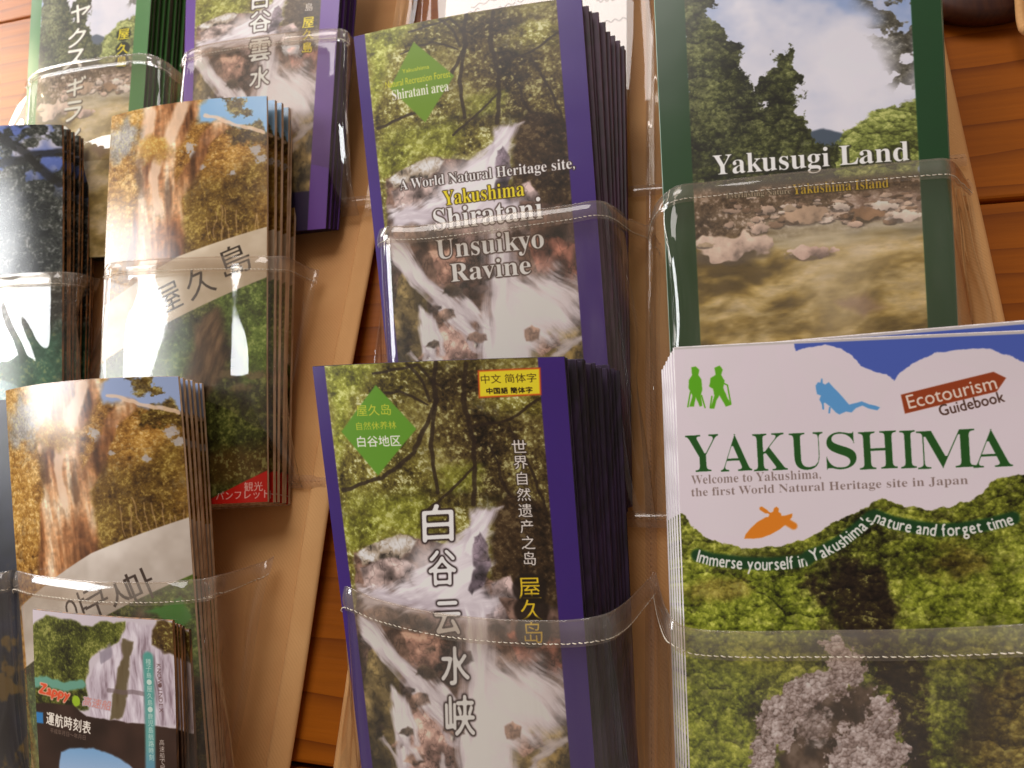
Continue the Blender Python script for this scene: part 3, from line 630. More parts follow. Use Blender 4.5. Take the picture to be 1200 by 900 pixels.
        if key == 'jp':
            for ch, x, y, s_ in [('島', 278, 306, .17), ('久', 239, 333, .17), ('屋', 203, 352, .16)]: p.text(ch, *mp_((x, y)), (58, 48, 40), height=s_, width=s_*.95, rot=-20, fat=.0)
            p.text('[new', *mp_((205, 350)), (130, 118, 104), height=.05, rot=60) if False else None
            p.put(p.poly(Q([(240, 592), (318, 548), (320, 600)]), .004), (186, 34, 26))
            p.text('観光', *mp_((298, 570)), (236, 200, 190), width=.09); p.text('パンフレット', *mp_((286, 580)), (236, 200, 190), width=.26)
        else:
            for ch, x, y, s_ in [('마', 174, 686, .15), ('시', 155, 695, .15), ('쿠', 127, 704, .14), ('야', 104, 713, .14)]: p.text(ch, *c.c(x, y), (66, 54, 48), height=s_, rot=-20)
            p.put(p.poly(c.P([(180, 716), (215, 701), (225, 722), (215, 735)]), .01, .02), (70, 128, 52))
        I[key] = p.image('print_cedar_'+('japanese' if key == 'jp' else 'korean'))

    # ---- guidebook
    c = CV['guide']; p = Print(720, c.asp); P = c.P
    p.im[:] = (222, 212, 222)
    p.im *= (p.nf(2, 2, 600)*.04+.98)[..., None]
    p.put(p.poly(P([(925, 395), (1250, 370), (1250, 440), (1215, 435), (1190, 420), (1160, 410), (1130, 409), (1095, 414), (1068, 426), (1052, 438), (1046, 446), (1038, 440), (1022, 436), (1008, 430), (996, 417), (985, 410), (965, 405), (948, 408), (932, 412)]), .002, .004, 60, 605), (74, 96, 182))
    p.put(p.line(P([(780, 409), (1250, 387)]), .006), (196, 190, 190))
    fo = p.canopy([(0, (10, 10, 4)), (.25, (44, 48, 14)), (.5, (84, 92, 26)), (.75, (122, 130, 42)), (1, (172, 176, 80))], 17, 0)
    fo2 = p.canopy([(0, (20, 24, 4)), (.3, (72, 84, 16)), (.6, (118, 132, 34)), (1, (176, 184, 78))], 19, 1)
    fo3 = p.canopy([(0, (16, 12, 4)), (.4, (66, 56, 18)), (.7, (112, 98, 36)), (1, (168, 148, 70))], 17, 0)
    m = p.poly(P([(785, 595), (801, 600), (808, 613), (824, 628), (850, 638), (880, 643), (915, 640), (948, 630), (975, 612), (1000, 603), (1020, 591), (1033, 584), (1050, 592), (1085, 596), (1112, 595), (1135, 587), (1150, 578), (1162, 563), (1180, 558), (1260, 552), (1280, 1020), (785, 1020)]), .002, .005, 40, 640, frill=.004)
    gr_ = [(0, (16, 16, 6)), (.3, (60, 64, 18)), (.55, (104, 110, 34)), (.8, (146, 150, 56)), (1, (186, 188, 92))]
    ff = p.foliage(gr_, 1.6, 610, (196, 198, 110), .5, .5); fo = fo*.5+ff*.5; fo2 = fo2*.55+ff*.45; fo3 = fo3*.6+p.foliage([(0, (24, 18, 8)), (.5, (90, 76, 30)), (1, (160, 142, 70))], 1.6, 630)*.4
    fo, fo2, fo3 = [(q-np.array([70, 76, 24]))*1.32+np.array([68, 74, 22]) for q in (fo, fo2, fo3)]
    fo, fo2, fo3 = [np.clip(q, 4, 235) for q in (fo, fo2, fo3)]
    p.put(m, fo)
    p.put(m*p.poly(P([(800, 655), (880, 665), (940, 670), (968, 690), (966, 730), (958, 750), (900, 745), (872, 820), (890, 900), (880, 1010), (780, 1010)]), .02, .04, 8, frill=.02), fo2)
    p.put(m*p.poly(P([(1060, 640), (1250, 620), (1250, 740), (1120, 740), (1050, 730)]), .03, .05, 8, frill=.02)*.8, fo2)
    p.put(m*p.poly(P([(1140, 790), (1250, 770), (1270, 1010), (1110, 1010)]), .04, .05, 6, frill=.03)*.8, fo3)
    p.put(m*p.blob(*c.c(845, 690), .08, .03, .6, .8, 645)*.6, fo3); p.put(m*p.blob(*c.c(1120, 660), .10, .04, .6, .8, 646)*.6, fo3); p.put(m*p.blob(*c.c(880, 655), .12, .02, .6, .8, 647)*.5, (34, 28, 12))
    dk = p.canopy([(0, (10, 6, 6)), (.5, (34, 24, 18)), (.8, (52, 44, 22)), (1, (80, 70, 34))], 19, 1)
    p.put(p.poly(P([(966, 684), (990, 662), (1022, 674), (1048, 706), (1050, 736), (1024, 756), (975, 744), (968, 712)]), .03, .07, 9, frill=.03), dk)
    p.put(p.poly(P([(1020, 750), (1056, 760), (1086, 800), (1078, 850), (1096, 900), (1090, 1010), (1040, 1010), (1056, 880), (1040, 800), (1010, 770)]), .014, .03, 12, frill=.03), dk)
    p.put(p.poly(P([(1140, 800), (1170, 790), (1160, 860), (1130, 900), (1110, 880)]), .02, .03, 12, frill=.03)*.6, dk)
    gs = [(0, (60, 44, 38)), (.3, (128, 108, 102)), (.55, (188, 172, 172)), (.8, (222, 210, 214)), (1, (244, 238, 242))]
    wtr = grad(p.nf(20, 4, 1), [(.3, (50, 38, 30)), (.5, (84, 66, 52)), (.7, (124, 106, 94))])
    p.put(p.poly(P([(975, 790), (1016, 800), (1040, 830), (1040, 870), (1000, 1010), (900, 1010), (910, 880), (935, 830)]), .02, .03, 16, frill=.025), wtr)
    st_ = p.stones(gs, 105, 0)*.5+p.foliage([(0, (64, 46, 40)), (.5, (176, 158, 156)), (1, (240, 230, 234))], 1.5, 660, (236, 228, 230), .5, .4)*.5
    p.put(p.poly(P([(958, 750), (982, 750), (1004, 774), (1012, 790), (988, 812), (956, 828), (934, 852), (926, 874), (904, 900), (898, 1010), (878, 1010), (884, 900), (884, 850), (902, 818), (938, 796), (968, 782), (964, 764)]), .004, .03, 16, frill=.022), st_)
    p.put(p.poly(P([(1024, 806), (1048, 824), (1044, 850), (1068, 880), (1058, 1010), (962, 1010), (966, 890), (984, 852), (1006, 830)]), .004, .03, 16, frill=.028), st_)
    p.put(p.poly(P([(930, 838), (958, 834), (980, 850), (964, 868), (940, 862)]), .01, .03, 16, frill=.03)*.8, st_)
    p.put(p.poly(P([(950, 868), (966, 866), (964, 872), (950, 876)]), .006, .01)*.22, (190, 196, 206))
    T = lambda body, px, py, col, **k: p.text(body, *c.c(px, py), col, **k)
    Wg = lambda px: px/430.
    # title, glyph by glyph
    for ch, x0, x1 in [('Y', 801, 845), ('A', 841, 882), ('K', 880, 923), ('U', 923, 965), ('S', 966, 1003), ('H', 1005, 1050), ('I', 1053, 1073), ('M', 1075, 1140), ('A', 1140, 1184)]:
        T(ch, (x0+x1)/2, 531-(x0-801)*.018, (34, 84, 34), width=Wg(x1-x0-1), height=.108, serif=True, thin=5, rot=-1)
    T('Welcome to Yakushima,', 810, 563, (134, 116, 112), width=Wg(156), height=.030, serif=True, align='l', thin=1, rot=-1.0)
    T('the first World Natural Heritage site in Japan', 810, 578, (134, 116, 112), width=Wg(318), height=.031, serif=True, align='l', thin=1, rot=-1.0)
    sg = P([(1054, 463), (1163, 436), (1178, 443), (1167, 459), (1059, 485)]); p.put(p.poly(sg, .002), (148, 62, 30))
    T('Ecotourism', 1113, 460, (232, 214, 204), width=Wg(97), height=.040, rot=-12.5, fat=.0006); T('Guidebook', 1137, 473, (78, 52, 42), width=Wg(70), height=.032, rot=-12.5, fat=.0008)
    gcol = (92, 168, 32)
    sil = lambda pts, col, wp=.0015: p.put(p.poly(P(pts), .0018, wp, 60), col)
    sil([(810, 431), (815, 430), (819, 434), (818, 440), (822, 446), (823, 457), (821, 464), (823, 476), (820, 477), (815, 466), (813, 477), (808, 477), (811, 464), (807, 455), (807, 446), (811, 440)], gcol)
    sil([(837, 432), (843, 429), (847, 434), (845, 440), (849, 447), (847, 455), (852, 466), (856, 475), (850, 477), (843, 464), (839, 470), (837, 479), (832, 479), (837, 464), (835, 456), (831, 453), (832, 444), (838, 440)], gcol)
    for a in [[(848, 450), (852, 452), (856, 474)], [(809, 460), (806, 477)], [(822, 464), (826, 478)], [(834, 465), (832, 478)]]: p.put(p.line(P(a), .0022), gcol)
    blu = (92, 156, 214)
    Z5 = lambda pts: [(780+x/2.857, 380+y/2.857) for x, y in pts]
    sil(Z5([(498, 207), (506, 196), (514, 197), (517, 184), (521, 185), (522, 199), (530, 204), (542, 196), (556, 212), (578, 234), (598, 256), (610, 270), (636, 264), (652, 259), (676, 269), (700, 274), (713, 279), (704, 289), (676, 283), (655, 273), (634, 281), (618, 296), (600, 293), (578, 303), (566, 296), (546, 276), (530, 264), (519, 269), (511, 254), (516, 240), (503, 236), (500, 222)]), blu, .0006)
    p.put(p.line(P(Z5([(522, 262), (524, 284)])), .0028), blu); p.put(p.line(P(Z5([(546, 280), (544, 297)])), .0026), blu)
    orn = (222, 130, 36)
    Z2 = lambda pts: [(740+x/2.609, 300+y/2.609) for x, y in pts]
    sil(Z2([(344, 862), (348, 850), (362, 832), (384, 812), (410, 797), (440, 795), (470, 792), (490, 786), (489, 797), (474, 816), (452, 834), (424, 850), (396, 860), (370, 863)]), orn, .0006)
    sil(Z2([(416, 800), (422, 785), (432, 780), (434, 770), (442, 765), (449, 771), (448, 781), (456, 786), (458, 800)]), orn, .0005)
    p.put(p.line(P(Z2([(400, 774), (440, 796), (492, 822)])), .003), orn); p.put(p.line(P(Z2([(474, 812), (494, 824)])), .011), orn); p.put(p.line(P(Z2([(396, 771), (410, 780)])), .006), orn)
    def curved(body, pts, hpx, col, band):
        pp = np.array(P(pts)); seg = np.hypot(*np.diff(pp, axis=0).T); cum = np.r_[0, np.cumsum(seg)]; tot = cum[-1]
        p.put(p.line([tuple(q) for q in pp], .019), band)
        wds = [glyphs(ch) for ch in body]; ad = [(.28 if g is None else np.ptp(g[..., 0])+.09) for g in wds]; sc = tot/sum(ad); s0 = 0
        for ch, g, a in zip(body, wds, ad):
            m_ = (s0+a/2)*sc; s0 += a
            if g is None: continue
            X = np.interp(m_, cum, pp[:, 0]); Y = np.interp(m_, cum, pp[:, 1]); X2 = np.interp(m_+.01, cum, pp[:, 0]); Y2 = np.interp(m_+.01, cum, pp[:, 1])
            r = math.atan2(Y2-Y, max(X2-X, 1e-5)); hw = np.ptp(g[..., 0])*sc; q = g.copy(); mid = np.array([(g[..., 0].min()+g[..., 0].max())/2, .36])
            q = (q-mid)*np.array([sc, -hpx]); q = q@np.array([[math.cos(r), math.sin(r)], [-math.sin(r), math.cos(r)]]); q = (q+np.array([X, Y]))*p.w
            p.stamp(q, col, fat=.0015)
    bd = (20, 62, 30)
    curved("Immerse yourself in", [(817, 650), (835, 655), (870, 659), (900, 660), (930, 658), (945, 655)], .052, (236, 230, 226), bd)
    curved("Yakushima's", [(948, 651), (965, 645), (985, 634), (1003, 620), (1019, 606)], .050, (236, 230, 226), bd)
    curved("nature and forget time", [(1025, 604), (1045, 612), (1070, 617), (1100, 621), (1130, 619), (1160, 614), (1187, 607)], .050, (236, 230, 226), bd)
    I['guide'] = p.image('print_guidebook')

    # ---- timetable
    c = CV['time']; p = Print(480, c.asp); P = c.P
    p.im[:] = (206, 196, 204)
    p.put(p.poly(P([(38, 735), (60, 722), (90, 724), (108, 732), (130, 728), (152, 728), (153, 745), (140, 752), (112, 765), (104, 795), (106, 830), (36, 830)]), .01, .03, 10), p.foliage([(0, (26, 26, 8)), (.4, (68, 72, 24)), (.7, (98, 104, 38)), (1, (140, 140, 70))], 1.2, 700, (170, 170, 100), .3))
    fw = water(p, [(0, (140, 120, 130)), (.4, (190, 176, 188)), (1, (226, 218, 228))], 1.2, 710, 0, 6)
    p.put(p.poly(P([(155, 730), (185, 730), (200, 770), (206, 850), (110, 845), (106, 800), (118, 775), (140, 755)]), .012, .02, 10), fw)
    p.put(p.poly(P([(146, 750), (158, 752), (154, 775), (152, 800), (146, 840), (132, 842), (138, 800), (146, 770)]), .01, .02, 14)*.85, (88, 74, 42))
    p.put(p.poly(P([(120, 762), (134, 752), (134, 768), (122, 776)]), .008, .02)*.7, (136, 126, 140))
    p.put(p.poly(P([(186, 728), (215, 728), (215, 770), (194, 765), (180, 755), (182, 740)]), .01, .02, 12), p.foliage([(0, (46, 28, 14)), (1, (120, 96, 40))], 1, 715))
    p.put(p.line(P([(130, 808), (165, 812), (180, 815)]), .014, .01)*.6, (110, 92, 94))
    p.put(p.poly(P([(36, 822), (90, 825), (105, 838), (220, 856), (225, 1080), (36, 1080)]), .006, .01, 12), grad(p.nf(4, 3, 720), [(.3, (40, 26, 20)), (.7, (62, 42, 34))]))
    p.put(p.line(P([(42, 798), (60, 797), (76, 803), (100, 800)]), .028, .012, wsc=20), (104, 158, 138))
    T = lambda body, px, py, col, **k: p.text(body, *c.c(px, py), col, **k)
    T('Zappy', 67, 811, (216, 84, 50), width=.24, height=.075, rot=7, shear=.2, outline=(226, 170, 150), ow=.008, fat=.006)
    p.put(p.blob(*c.c(93, 820), .03, .03, .15, .1), (152, 184, 40)); T('高速船', 117, 823, (206, 130, 120), width=.20, height=.055, rot=6, outline=(190, 176, 186), ow=.007, shear=.2)
    k = c.P([(43, 833), (53, 834), (53, 847), (43, 846)]); p.put(p.poly(k, .006), (50, 124, 186))
    T('運航時刻表', 83, 846, (232, 222, 210), width=.34, height=.075, rot=7, fat=.003); T('平成年月日～年月日', 82, 859, (130, 110, 98), width=.27, rot=6)
    p.put(p.poly(P([(74, 880), (85, 876), (112, 875), (140, 886), (165, 905), (180, 1000), (140, 1060), (60, 1000)]), .008, .01), grad(p.y/c.asp, [(.45, (110, 160, 206)), (.62, (176, 190, 216)), (.8, (206, 204, 216))]))
    p.put(p.line(P([(175, 770), (177, 860), (180, 1060)]), .036), grad(p.y/c.asp, [(.1, (84, 158, 146)), (.45, (100, 160, 156)), (.6, (90, 130, 176)), (1, (80, 120, 180))]))
    for i, ch in enumerate('種子島・屋久島・鹿児島航路時刻'): T(ch, 175.2+i*.25, 775+i*8, (196, 220, 210), height=.034)
    for i, ch in enumerate('KNOW.INDEX'): T(ch, 186.5+i*.3, 780+i*5.8, (110, 80, 80), height=.026, rot=90)
    for i, ch in enumerate('高速船で屋久島へ'): T(ch, 190+i*.3, 870+i*7.5, (214, 204, 196), height=.032)
    I['time'] = p.image('print_timetable')

    # ---- dark forest leaflet
    c = CV['dark']; p = Print(420, c.asp); P = c.P
    p.im = p.foliage([(0, (14, 18, 18)), (.4, (44, 48, 44)), (.7, (76, 78, 70)), (1, (130, 128, 120))], 1, 800, (176, 180, 190), .3)
    sk = sm(p.nf(12, 4, 810)+(.25-p.y/c.asp)*.6, .52, .62)
    p.put(sk*.9*(1-sm(p.y/c.asp, .1, .25)), grad(p.nf(9, 2, 815), [(.35, (88, 108, 178)), (.6, (190, 188, 206))]))
    for a in [[(10, 165), (40, 185), (72, 178)], [(0, 200), (40, 190), (70, 215)]]: p.put(p.line(P(a), .03, .02)*.8, (20, 20, 18))
    p.put(p.poly(P([(-90, 420), (30, 400), (76, 380), (76, 600), (-90, 620)]), .1, .05)*.85, p.foliage([(0, (30, 80, 60)), (1, (104, 160, 130))], .7, 820))
    I['dark'] = p.image('print_dark_forest')
    c = CV['navy']; p = Print(300, c.asp)
    p.im = grad(p.nf(6, 4, 850), [(.3, (8, 10, 18)), (.7, (22, 24, 44))]); p.put(sm(p.nf(10, 4, 860), .58, .66)*.8*sm(p.y/c.asp, .4, .6), (104, 78, 20))
    I['navy'] = p.image('print_navy')
    # ---- white sheet above
    c = CV['white']; p = Print(560, c.asp); p.im[:] = (222, 214, 214)
    for x0, y0, x1, y1 in [(535, 24, 562, 12), (553, 10, 592, -2), (586, 12, 618, 2), (704, 29, 734, 22), (700, 4, 722, 0)]:
        pts = [(x0+(x1-x0)*q/16, y0+(y1-y0)*q/16+(1.6 if q % 2 else -1.6)*math.sin(q*1.9+x0)) for q in range(17)]
        p.put(p.line(c.P(pts), .004)*.75, (110, 92, 92))
    p.put(p.line(c.P([(606, -60), (606, 40)]), .006), (206, 202, 206))
    I['white'] = p.image('print_white_sheet')
    return I

IMG = make_art()
MAT = {k: paper_mat('printed_gloss_paper_'+k, IMG[k], rough={'jp': .20, 'kr': .20, 'dark': .20}.get(k, .33), spec={'jp': .45, 'kr': .5, 'dark': .5}.get(k, .5)) for k in IMG}

# ------------------------------------------------------------------ wall of boards
wall = empty('wall', (0, .02, 0)); tag(wall, kind='structure')
def plank(z0, z1):
    g = .0011; x0, x1 = -1.6, 1.4; y0, y1 = 0.0, .018; b = .0016; n = 40
    prof = [(y1, z0+g), (y0+b, z0+g), (y0+b*.3, z0+g+b*.3), (y0, z0+g+b), (y0, z1-g-b), (y0+b*.3, z1-g-b*.3), (y0+b, z1-g), (y1, z1-g)]
    v, f = [], []
    for i in range(n+1):
        x = x0+(x1-x0)*i/n
        for (y, z) in prof: v.append((x, y, z-(z0+z1)/2))
    k = len(prof)
    for i in range(n):
        for j in range(k): f.append((i*k+j, i*k+(j+1) % k, (i+1)*k+(j+1) % k, (i+1)*k+j))
    f.append(tuple(range(k))); f.append(tuple(n*k+j for j in reversed(range(k))))
    o = link('plank', mesh('plank', v, f), WOOD, smooth=False); o.location = (0, 0, (z0+z1)/2); under(o, wall)
for i in range(-4, 8): plank(-.0690+.134*i, -.0690+.134*(i+1))
bk = mesh('backing_board', [(-1.6, .022, -.7), (1.4, .022, -.7), (1.4, .022, 1.2), (-1.6, .022, 1.2), (-1.6, .034, -.7), (1.4, .034, -.7), (1.4, .034, 1.2), (-1.6, .034, 1.2)], [(0, 1, 2, 3), (7, 6, 5, 4), (0, 4, 5, 1), (1, 5, 6, 2), (2, 6, 7, 3), (3, 7, 4, 0)])
under(link('backing_board', bk, edge_mat('dark_gap_wood', (40, 18, 8), (52, 24, 10)), smooth=False), wall)

# ------------------------------------------------------------------ canvas hangers
def hanger(x0, x1, label, z0=-.42, z1=.95, ls=0):
    root = empty('pocket_hanger', ((x0+x1)/2, -.004, z0)); tag(root, label, 'wall organiser', 'canvas hangers with clear pockets')
    def sheet(a, b, off, th, name, mat, nx, fold=0):
        nz_ = 160; v, f, uv = [], [], []
        for side in (0, 1):
            for j in range(nz_+1):
                z = z0+(z1-z0)*j/nz_
                for i in range(nx+1):
                    s = i/nx; x = a+(b-a)*s; bow = .0016*math.sin(z*21+x*9+ls)+.0012*mnoise.noise(Vector((x*14, z*7, ls)))
                    y = -.0045-bow-off-(th if side == 0 else 0)*(.25+.75*math.sin(math.pi*min(max(s, .001), .999))**.35 if fold else 1)
                    v.append((x, min(y, -.0012 if side == 0 else -.0006), z))
        N1 = (nx+1)*(nz_+1)
        for j in range(nz_):
            for i in range(nx):
                q = j*(nx+1)+i; f.append((q, q+1, q+nx+2, q+nx+1)); f.append((N1+q+nx+1, N1+q+nx+2, N1+q+1, N1+q))
        for j in range(nz_):
            q = j*(nx+1); f.append((q, q+nx+1, N1+q+nx+1, N1+q)); q += nx; f.append((q+nx+1, q, N1+q, N1+q+nx+1))
        return under(link(name, mesh(name, v, f), mat), root)
    sheet(x0, x1, 0, .0012, 'canvas_backing', CANV, 40)
    for a, b in ((x0-.001, x0+.011), (x1-.011, x1+.001)):
        sheet(a, b, .0014, .0016, 'edge_binding', BIND, 8, 1)
    return root
XL0, XL1 = -.462, -.1738
XR0, XR1 = -.1486, .1316
HL = hanger(XL0, XL1, 'tan canvas organiser strip on the left with three rows of clear pockets', ls=1.3)
HR = hanger(XR0, XR1, 'tan canvas organiser strip on the right holding the guidebook and waterfall leaflets', ls=4.1)

def catmull(pts, n):
    pts = [np.array(p, float) for p in pts]; P = [2*pts[0]-pts[1]]+pts+[2*pts[-1]-pts[-2]]; out = []
    d = []
    for i in range(1, len(P)-2):
        for k in range(14):
            t = k/14; a, b, c_, e = P[i-1:i+3]
            out.append(.5*((2*b)+(-a+c_)*t+(2*a-5*b+4*c_-e)*t*t+(-a+3*b-3*c_+e)*t**3))
    out.append(pts[-1]); out = np.array(out)
    s = np.r_[0, np.cumsum(np.linalg.norm(np.diff(out, axis=0), axis=1))]; q = np.linspace(0, s[-1], n)
    return np.stack([np.interp(q, s, out[:, k]) for k in range(3)], 1), s[-1]

def tube(pts, r, n=6):
    v, f = [], []
    for i, p in enumerate(pts):
        t = pts[min(i+1, len(pts)-1)]-pts[max(i-1, 0)]; t = t/(np.linalg.norm(t)+1e-9); a = np.cross(t, (0.3, 1, .2)); a /= np.linalg.norm(a); b = np.cross(t, a)
        rr = r*(.55 if i in (0, len(pts)-1) else 1)
        for k in range(n): v.append(p+rr*(math.cos(2*math.pi*k/n)*a+math.sin(2*math.pi*k/n)*b))
    for i in range(len(pts)-1):
        for k in range(n): f.append((i*n+k, i*n+(k+1) % n, (i+1)*n+(k+1) % n, (i+1)*n+k))
    f.append(tuple(range(n-1, -1, -1))); f.append(tuple((len(pts)-1)*n+k for k in range(n)))
    return v, f
def join(parts):
    v, f = [], []
    for a, b in parts:
        o = len(v); v += list(a); f += [tuple(i+o for i in q) for q in b]
    return v, f

def pocket(hang, cover, path, z_bottom, seed, hem=.0085, amp=1.0, folds=(), label=None, seamx=None, rad=.0):
    """path: ('F',px,py,mm in front of the leaflet) or ('H',px,py,h) points along the open top edge, left seam to right seam"""
    top = []
    for q in path:
        if q[0] == 'F': top.append(cover.hit(q[1], q[2], q[3]*.001+cover.bulge*(.6)))
        else: top.append(W(q[1], q[2], q[3]))
    n, m = 110, 64
    T, L = catmull(top, n)
    hh = -T[:, 1]; V = np.zeros((m+1, n, 3)); hmax = hh.max()
    tz = np.linspace(0, 1, m+1)
    for i in range(n):
        s = i/(n-1); fr = min(1, max(0, (hh[i]-.012)/max(hmax-.012, 1e-4)*1.6))
        slope = -cover.down[1]/-cover.down[2]      # change of h per metre down (negative: leans in)
        for j, t in enumerate(tz):
            z = T[i, 2]+(z_bottom-T[i, 2])*t; dz = T[i, 2]-z
            h0 = hh[i]+slope*dz*fr*.92
            h0 = max(h0, .012+.012*fr)
            x = T[i, 0]+cover.down[0]/-cover.down[2]*dz*fr
            e = t**6; h0 = h0*(1-e)+.0085*e
            env = math.sin(math.pi*min(t*1.15, 1))**.7*(1-e)
            edge = 1-abs(2*s-1); side = math.exp(-((s-.10)/.09)**2)+math.exp(-((s-.88)/.10)**2)
            nn = mnoise.noise(Vector((s*5.2+seed, t*2.1, seed*1.7))); n2 = mnoise.noise(Vector((s*13+seed*3, t*4.2+s*3, seed)))
            dh = env*amp*((.0014+.0024*side)*(nn+.45)+(.00025+.0006*side)*n2)
            dx = env*amp*.0022*side*mnoise.noise(Vector((s*3+seed*5, t*4.5, seed*.3)))
            for (fs, fw, fa) in folds: dh += env*fa*math.exp(-((s-fs-.05*math.sin(t*5+seed))/fw)**2)
            V[j, i] = (x+dx, -(h0+max(dh, -.0008)), z)
    f = [(j*n+i, j*n+i+1, (j+1)*n+i+1, (j+1)*n+i) for j in range(m) for i in range(n-1)]
    po = link('pocket', mesh('pocket', V.reshape(-1, 3), f), VIN); under(po, hang)
    if label: po['label'] = label
    # folded hem: a second layer just outside, and a rounded top edge
    nr = np.zeros((n, 3)); tg = np.gradient(T, axis=0); nr = np.cross(tg, np.array([0, 0, 1.0])); nr /= np.linalg.norm(nr, axis=1)[:, None]+1e-9
    nr[nr[:, 1] > 0] *= 1
    sgn = np.where((nr@np.array([0, -1, 0]))[:, None] > -.2, 1, -1); nr = nr*sgn
    K = 7; H = []
    for k in range(K+1):
        dz = hem*k/K
        row = []
        for i in range(n):
            tt = dz/max(T[i, 2]-z_bottom, 1e-3)*m; j0 = min(int(tt), m-1); fr = tt-j0; base = V[j0, i]*(1-fr)+V[j0+1, i]*fr
            row.append(base+nr[i]*(.0006+.0009*math.sin(math.pi*(k/K))))
        H.append(row)
    H = np.array(H); vv = H.reshape(-1, 3); ff = [(j*n+i, j*n+i+1, (j+1)*n+i+1, (j+1)*n+i) for j in range(K) for i in range(n-1)]
    hb = link('hem_band', mesh('hem_band', vv, ff), VINB); under(hb, po)
    rim = link('hem_edge', mesh('hem_edge', *tube([V[0, i]+nr[i]*.0003+np.array([0, 0, .0003]) for i in range(n)], .00042, 6)), VINB); under(rim, po)
    # stitches
    row = np.array([H[K-1, i]+nr[i]*.0005 for i in range(n)]); s = np.r_[0, np.cumsum(np.linalg.norm(np.diff(row, axis=0), axis=1))]
    parts = []; d = .002
    while d < s[-1]-.002:
        pts = [np.array([np.interp(d+q, s, row[:, k]) for k in range(3)])+np.array([0, 0, .00010 if q < .0005 else -.00010]) for q in (0, .0006, .0012, .0016)]
        ji = rng.uniform(-.00012, .00012); pts = [q_+np.array([0, 0, ji*(1 if i_ > 1 else -1)]) for i_, q_ in enumerate(pts)]
        parts.append(tube(pts, rng.uniform(.00016, .00023), 5)); d += rng.uniform(.0019, .0024)
    st = link('stitching', mesh('stitching', *join(parts)), THREAD); under(st, po); tag(st, kind='stuff')
    return po

B1, B2, B3 = .2164, .0447, -.127
# right hanger
pocket(HR, CV['en'], [('H', 462, 300, .008), ('H', 449, 288, .030), ('F', 449, 269, 2.5), ('F', 500, 265, 3), ('F', 580, 254, 3), ('F', 660, 243, 3), ('F', 697, 237, 3), ('H', 716, 242, .045), ('H', 738, 258, .024), ('H', 763, 268, .008)], B2, 3, folds=((.16, .02, .0016), (.80, .03, .001)))
pocket(HR, CV['cn'], [('H', 428, 706, .008), ('H', 408, 698, .035), ('F', 407, 689, 1.5), ('F', 440, 703, 2.5), ('F', 507, 719, 3), ('F', 580, 727, 3), ('F', 655, 729, 3), ('F', 700, 724, 3), ('H', 726, 712, .040), ('H', 748, 692, .020), ('H', 767, 672, .008)], B3, 7, folds=((.14, .015, .0022),))
pocket(HR, CV['land'], [('H', 774, 292, .008), ('H', 764, 268, .022), ('H', 768, 244, .040), ('F', 783, 226, 4), ('F', 800, 218, 6), ('F', 830, 215, 3), ('F', 900, 207, 3), ('F', 1000, 197, 3), ('F', 1085, 189, 3), ('F', 1108, 188, 2), ('H', 1120, 196, .036), ('H', 1132, 214, .010)], B2, 12, folds=((.20, .035, .004), (.9, .02, .002)), amp=1.3)
pocket(HR, CV['guide'], [('H', 769, 672, .008), ('H', 776, 700, .030), ('F', 786, 724, 2), ('F', 808, 738, 2.5), ('F', 870, 742, 3), ('F', 960, 741, 3), ('F', 1060, 740, 3), ('F', 1160, 736, 3), ('F', 1235, 732, 3), ('H', 1236, 735, .010)], B3, 21, amp=.7)
pocket(HR, CV['white'], [('H', 508, -212, .008), ('F', 520, -215, 3), ('F', 620, -225, 3), ('F', 715, -235, 3), ('H', 745, -238, .018), ('H', 765, -235, .008)], B1, 31, folds=((.08, .02, .004), (.14, .02, .002)), amp=1.4)
# left hanger
pocket(HL, CV['green'], [('H', 40, 98, .008), ('F', 36, 92, 2), ('F', 50, 82, 3), ('F', 95, 72, 3), ('F', 140, 66, 3), ('F', 170, 64, 3), ('H', 192, 72, .040), ('H', 214, 88, .020), ('H', 222, 92, .008)], .236, 41)
pocket(HL, CV['purp'], [('H', 228, 74, .008), ('F', 216, 66, 2), ('F', 240, 54, 3), ('F', 300, 44, 3), ('F', 350, 38, 3), ('F', 396, 35, 3), ('H', 408, 40, .046), ('H', 416, 50, .024), ('H', 424, 60, .008)], .218, 45, folds=((.9, .02, .003),))
pocket(HL, CV['jp'], [('H', 140, 318, .008), ('F', 126, 312, 2), ('F', 150, 307, 3), ('F', 200, 304, 3), ('F', 260, 302, 3), ('F', 312, 302, 3), ('H', 334, 302, .036), ('H', 356, 312, .018), ('H', 378, 322, .008)], .055, 52, folds=((.30, .04, .0008), (.86, .02, .0015)), amp=.55)
pocket(HL, CV['dark'], [('H', -70, 345, .008), ('F', -84, 338, 2), ('F', -40, 328, 3), ('F', 20, 322, 3), ('F', 70, 320, 3), ('H', 96, 322, .030), ('H', 108, 326, .018), ('H', 122, 330, .008)], .075, 61, folds=((.45, .05, .0015), (.66, .04, .002)), amp=.8)
pocket(HL, CV['kr'], [('H', 40, 690, .008), ('H', 26, 682, .035), ('F', 20, 671, 4), ('F', 45, 676, 12), ('F', 110, 683, 14), ('F', 180, 684, 12), ('F', 235, 680, 4), ('H', 262, 674, .038), ('H', 295, 664, .018), ('H', 326, 654, .008)], -.118, 71, folds=((.72, .03, .003), (.8, .02, .003), (.9, .02, .002)), amp=1.5)
pocket(HL, CV['navy'], [('H', -170, 700, .008), ('F', -150, 694, 2), ('F', -60, 684, 3), ('F', 4, 672, 3), ('H', 22, 668, .038), ('H', 38, 672, .008)], -.118, 77)

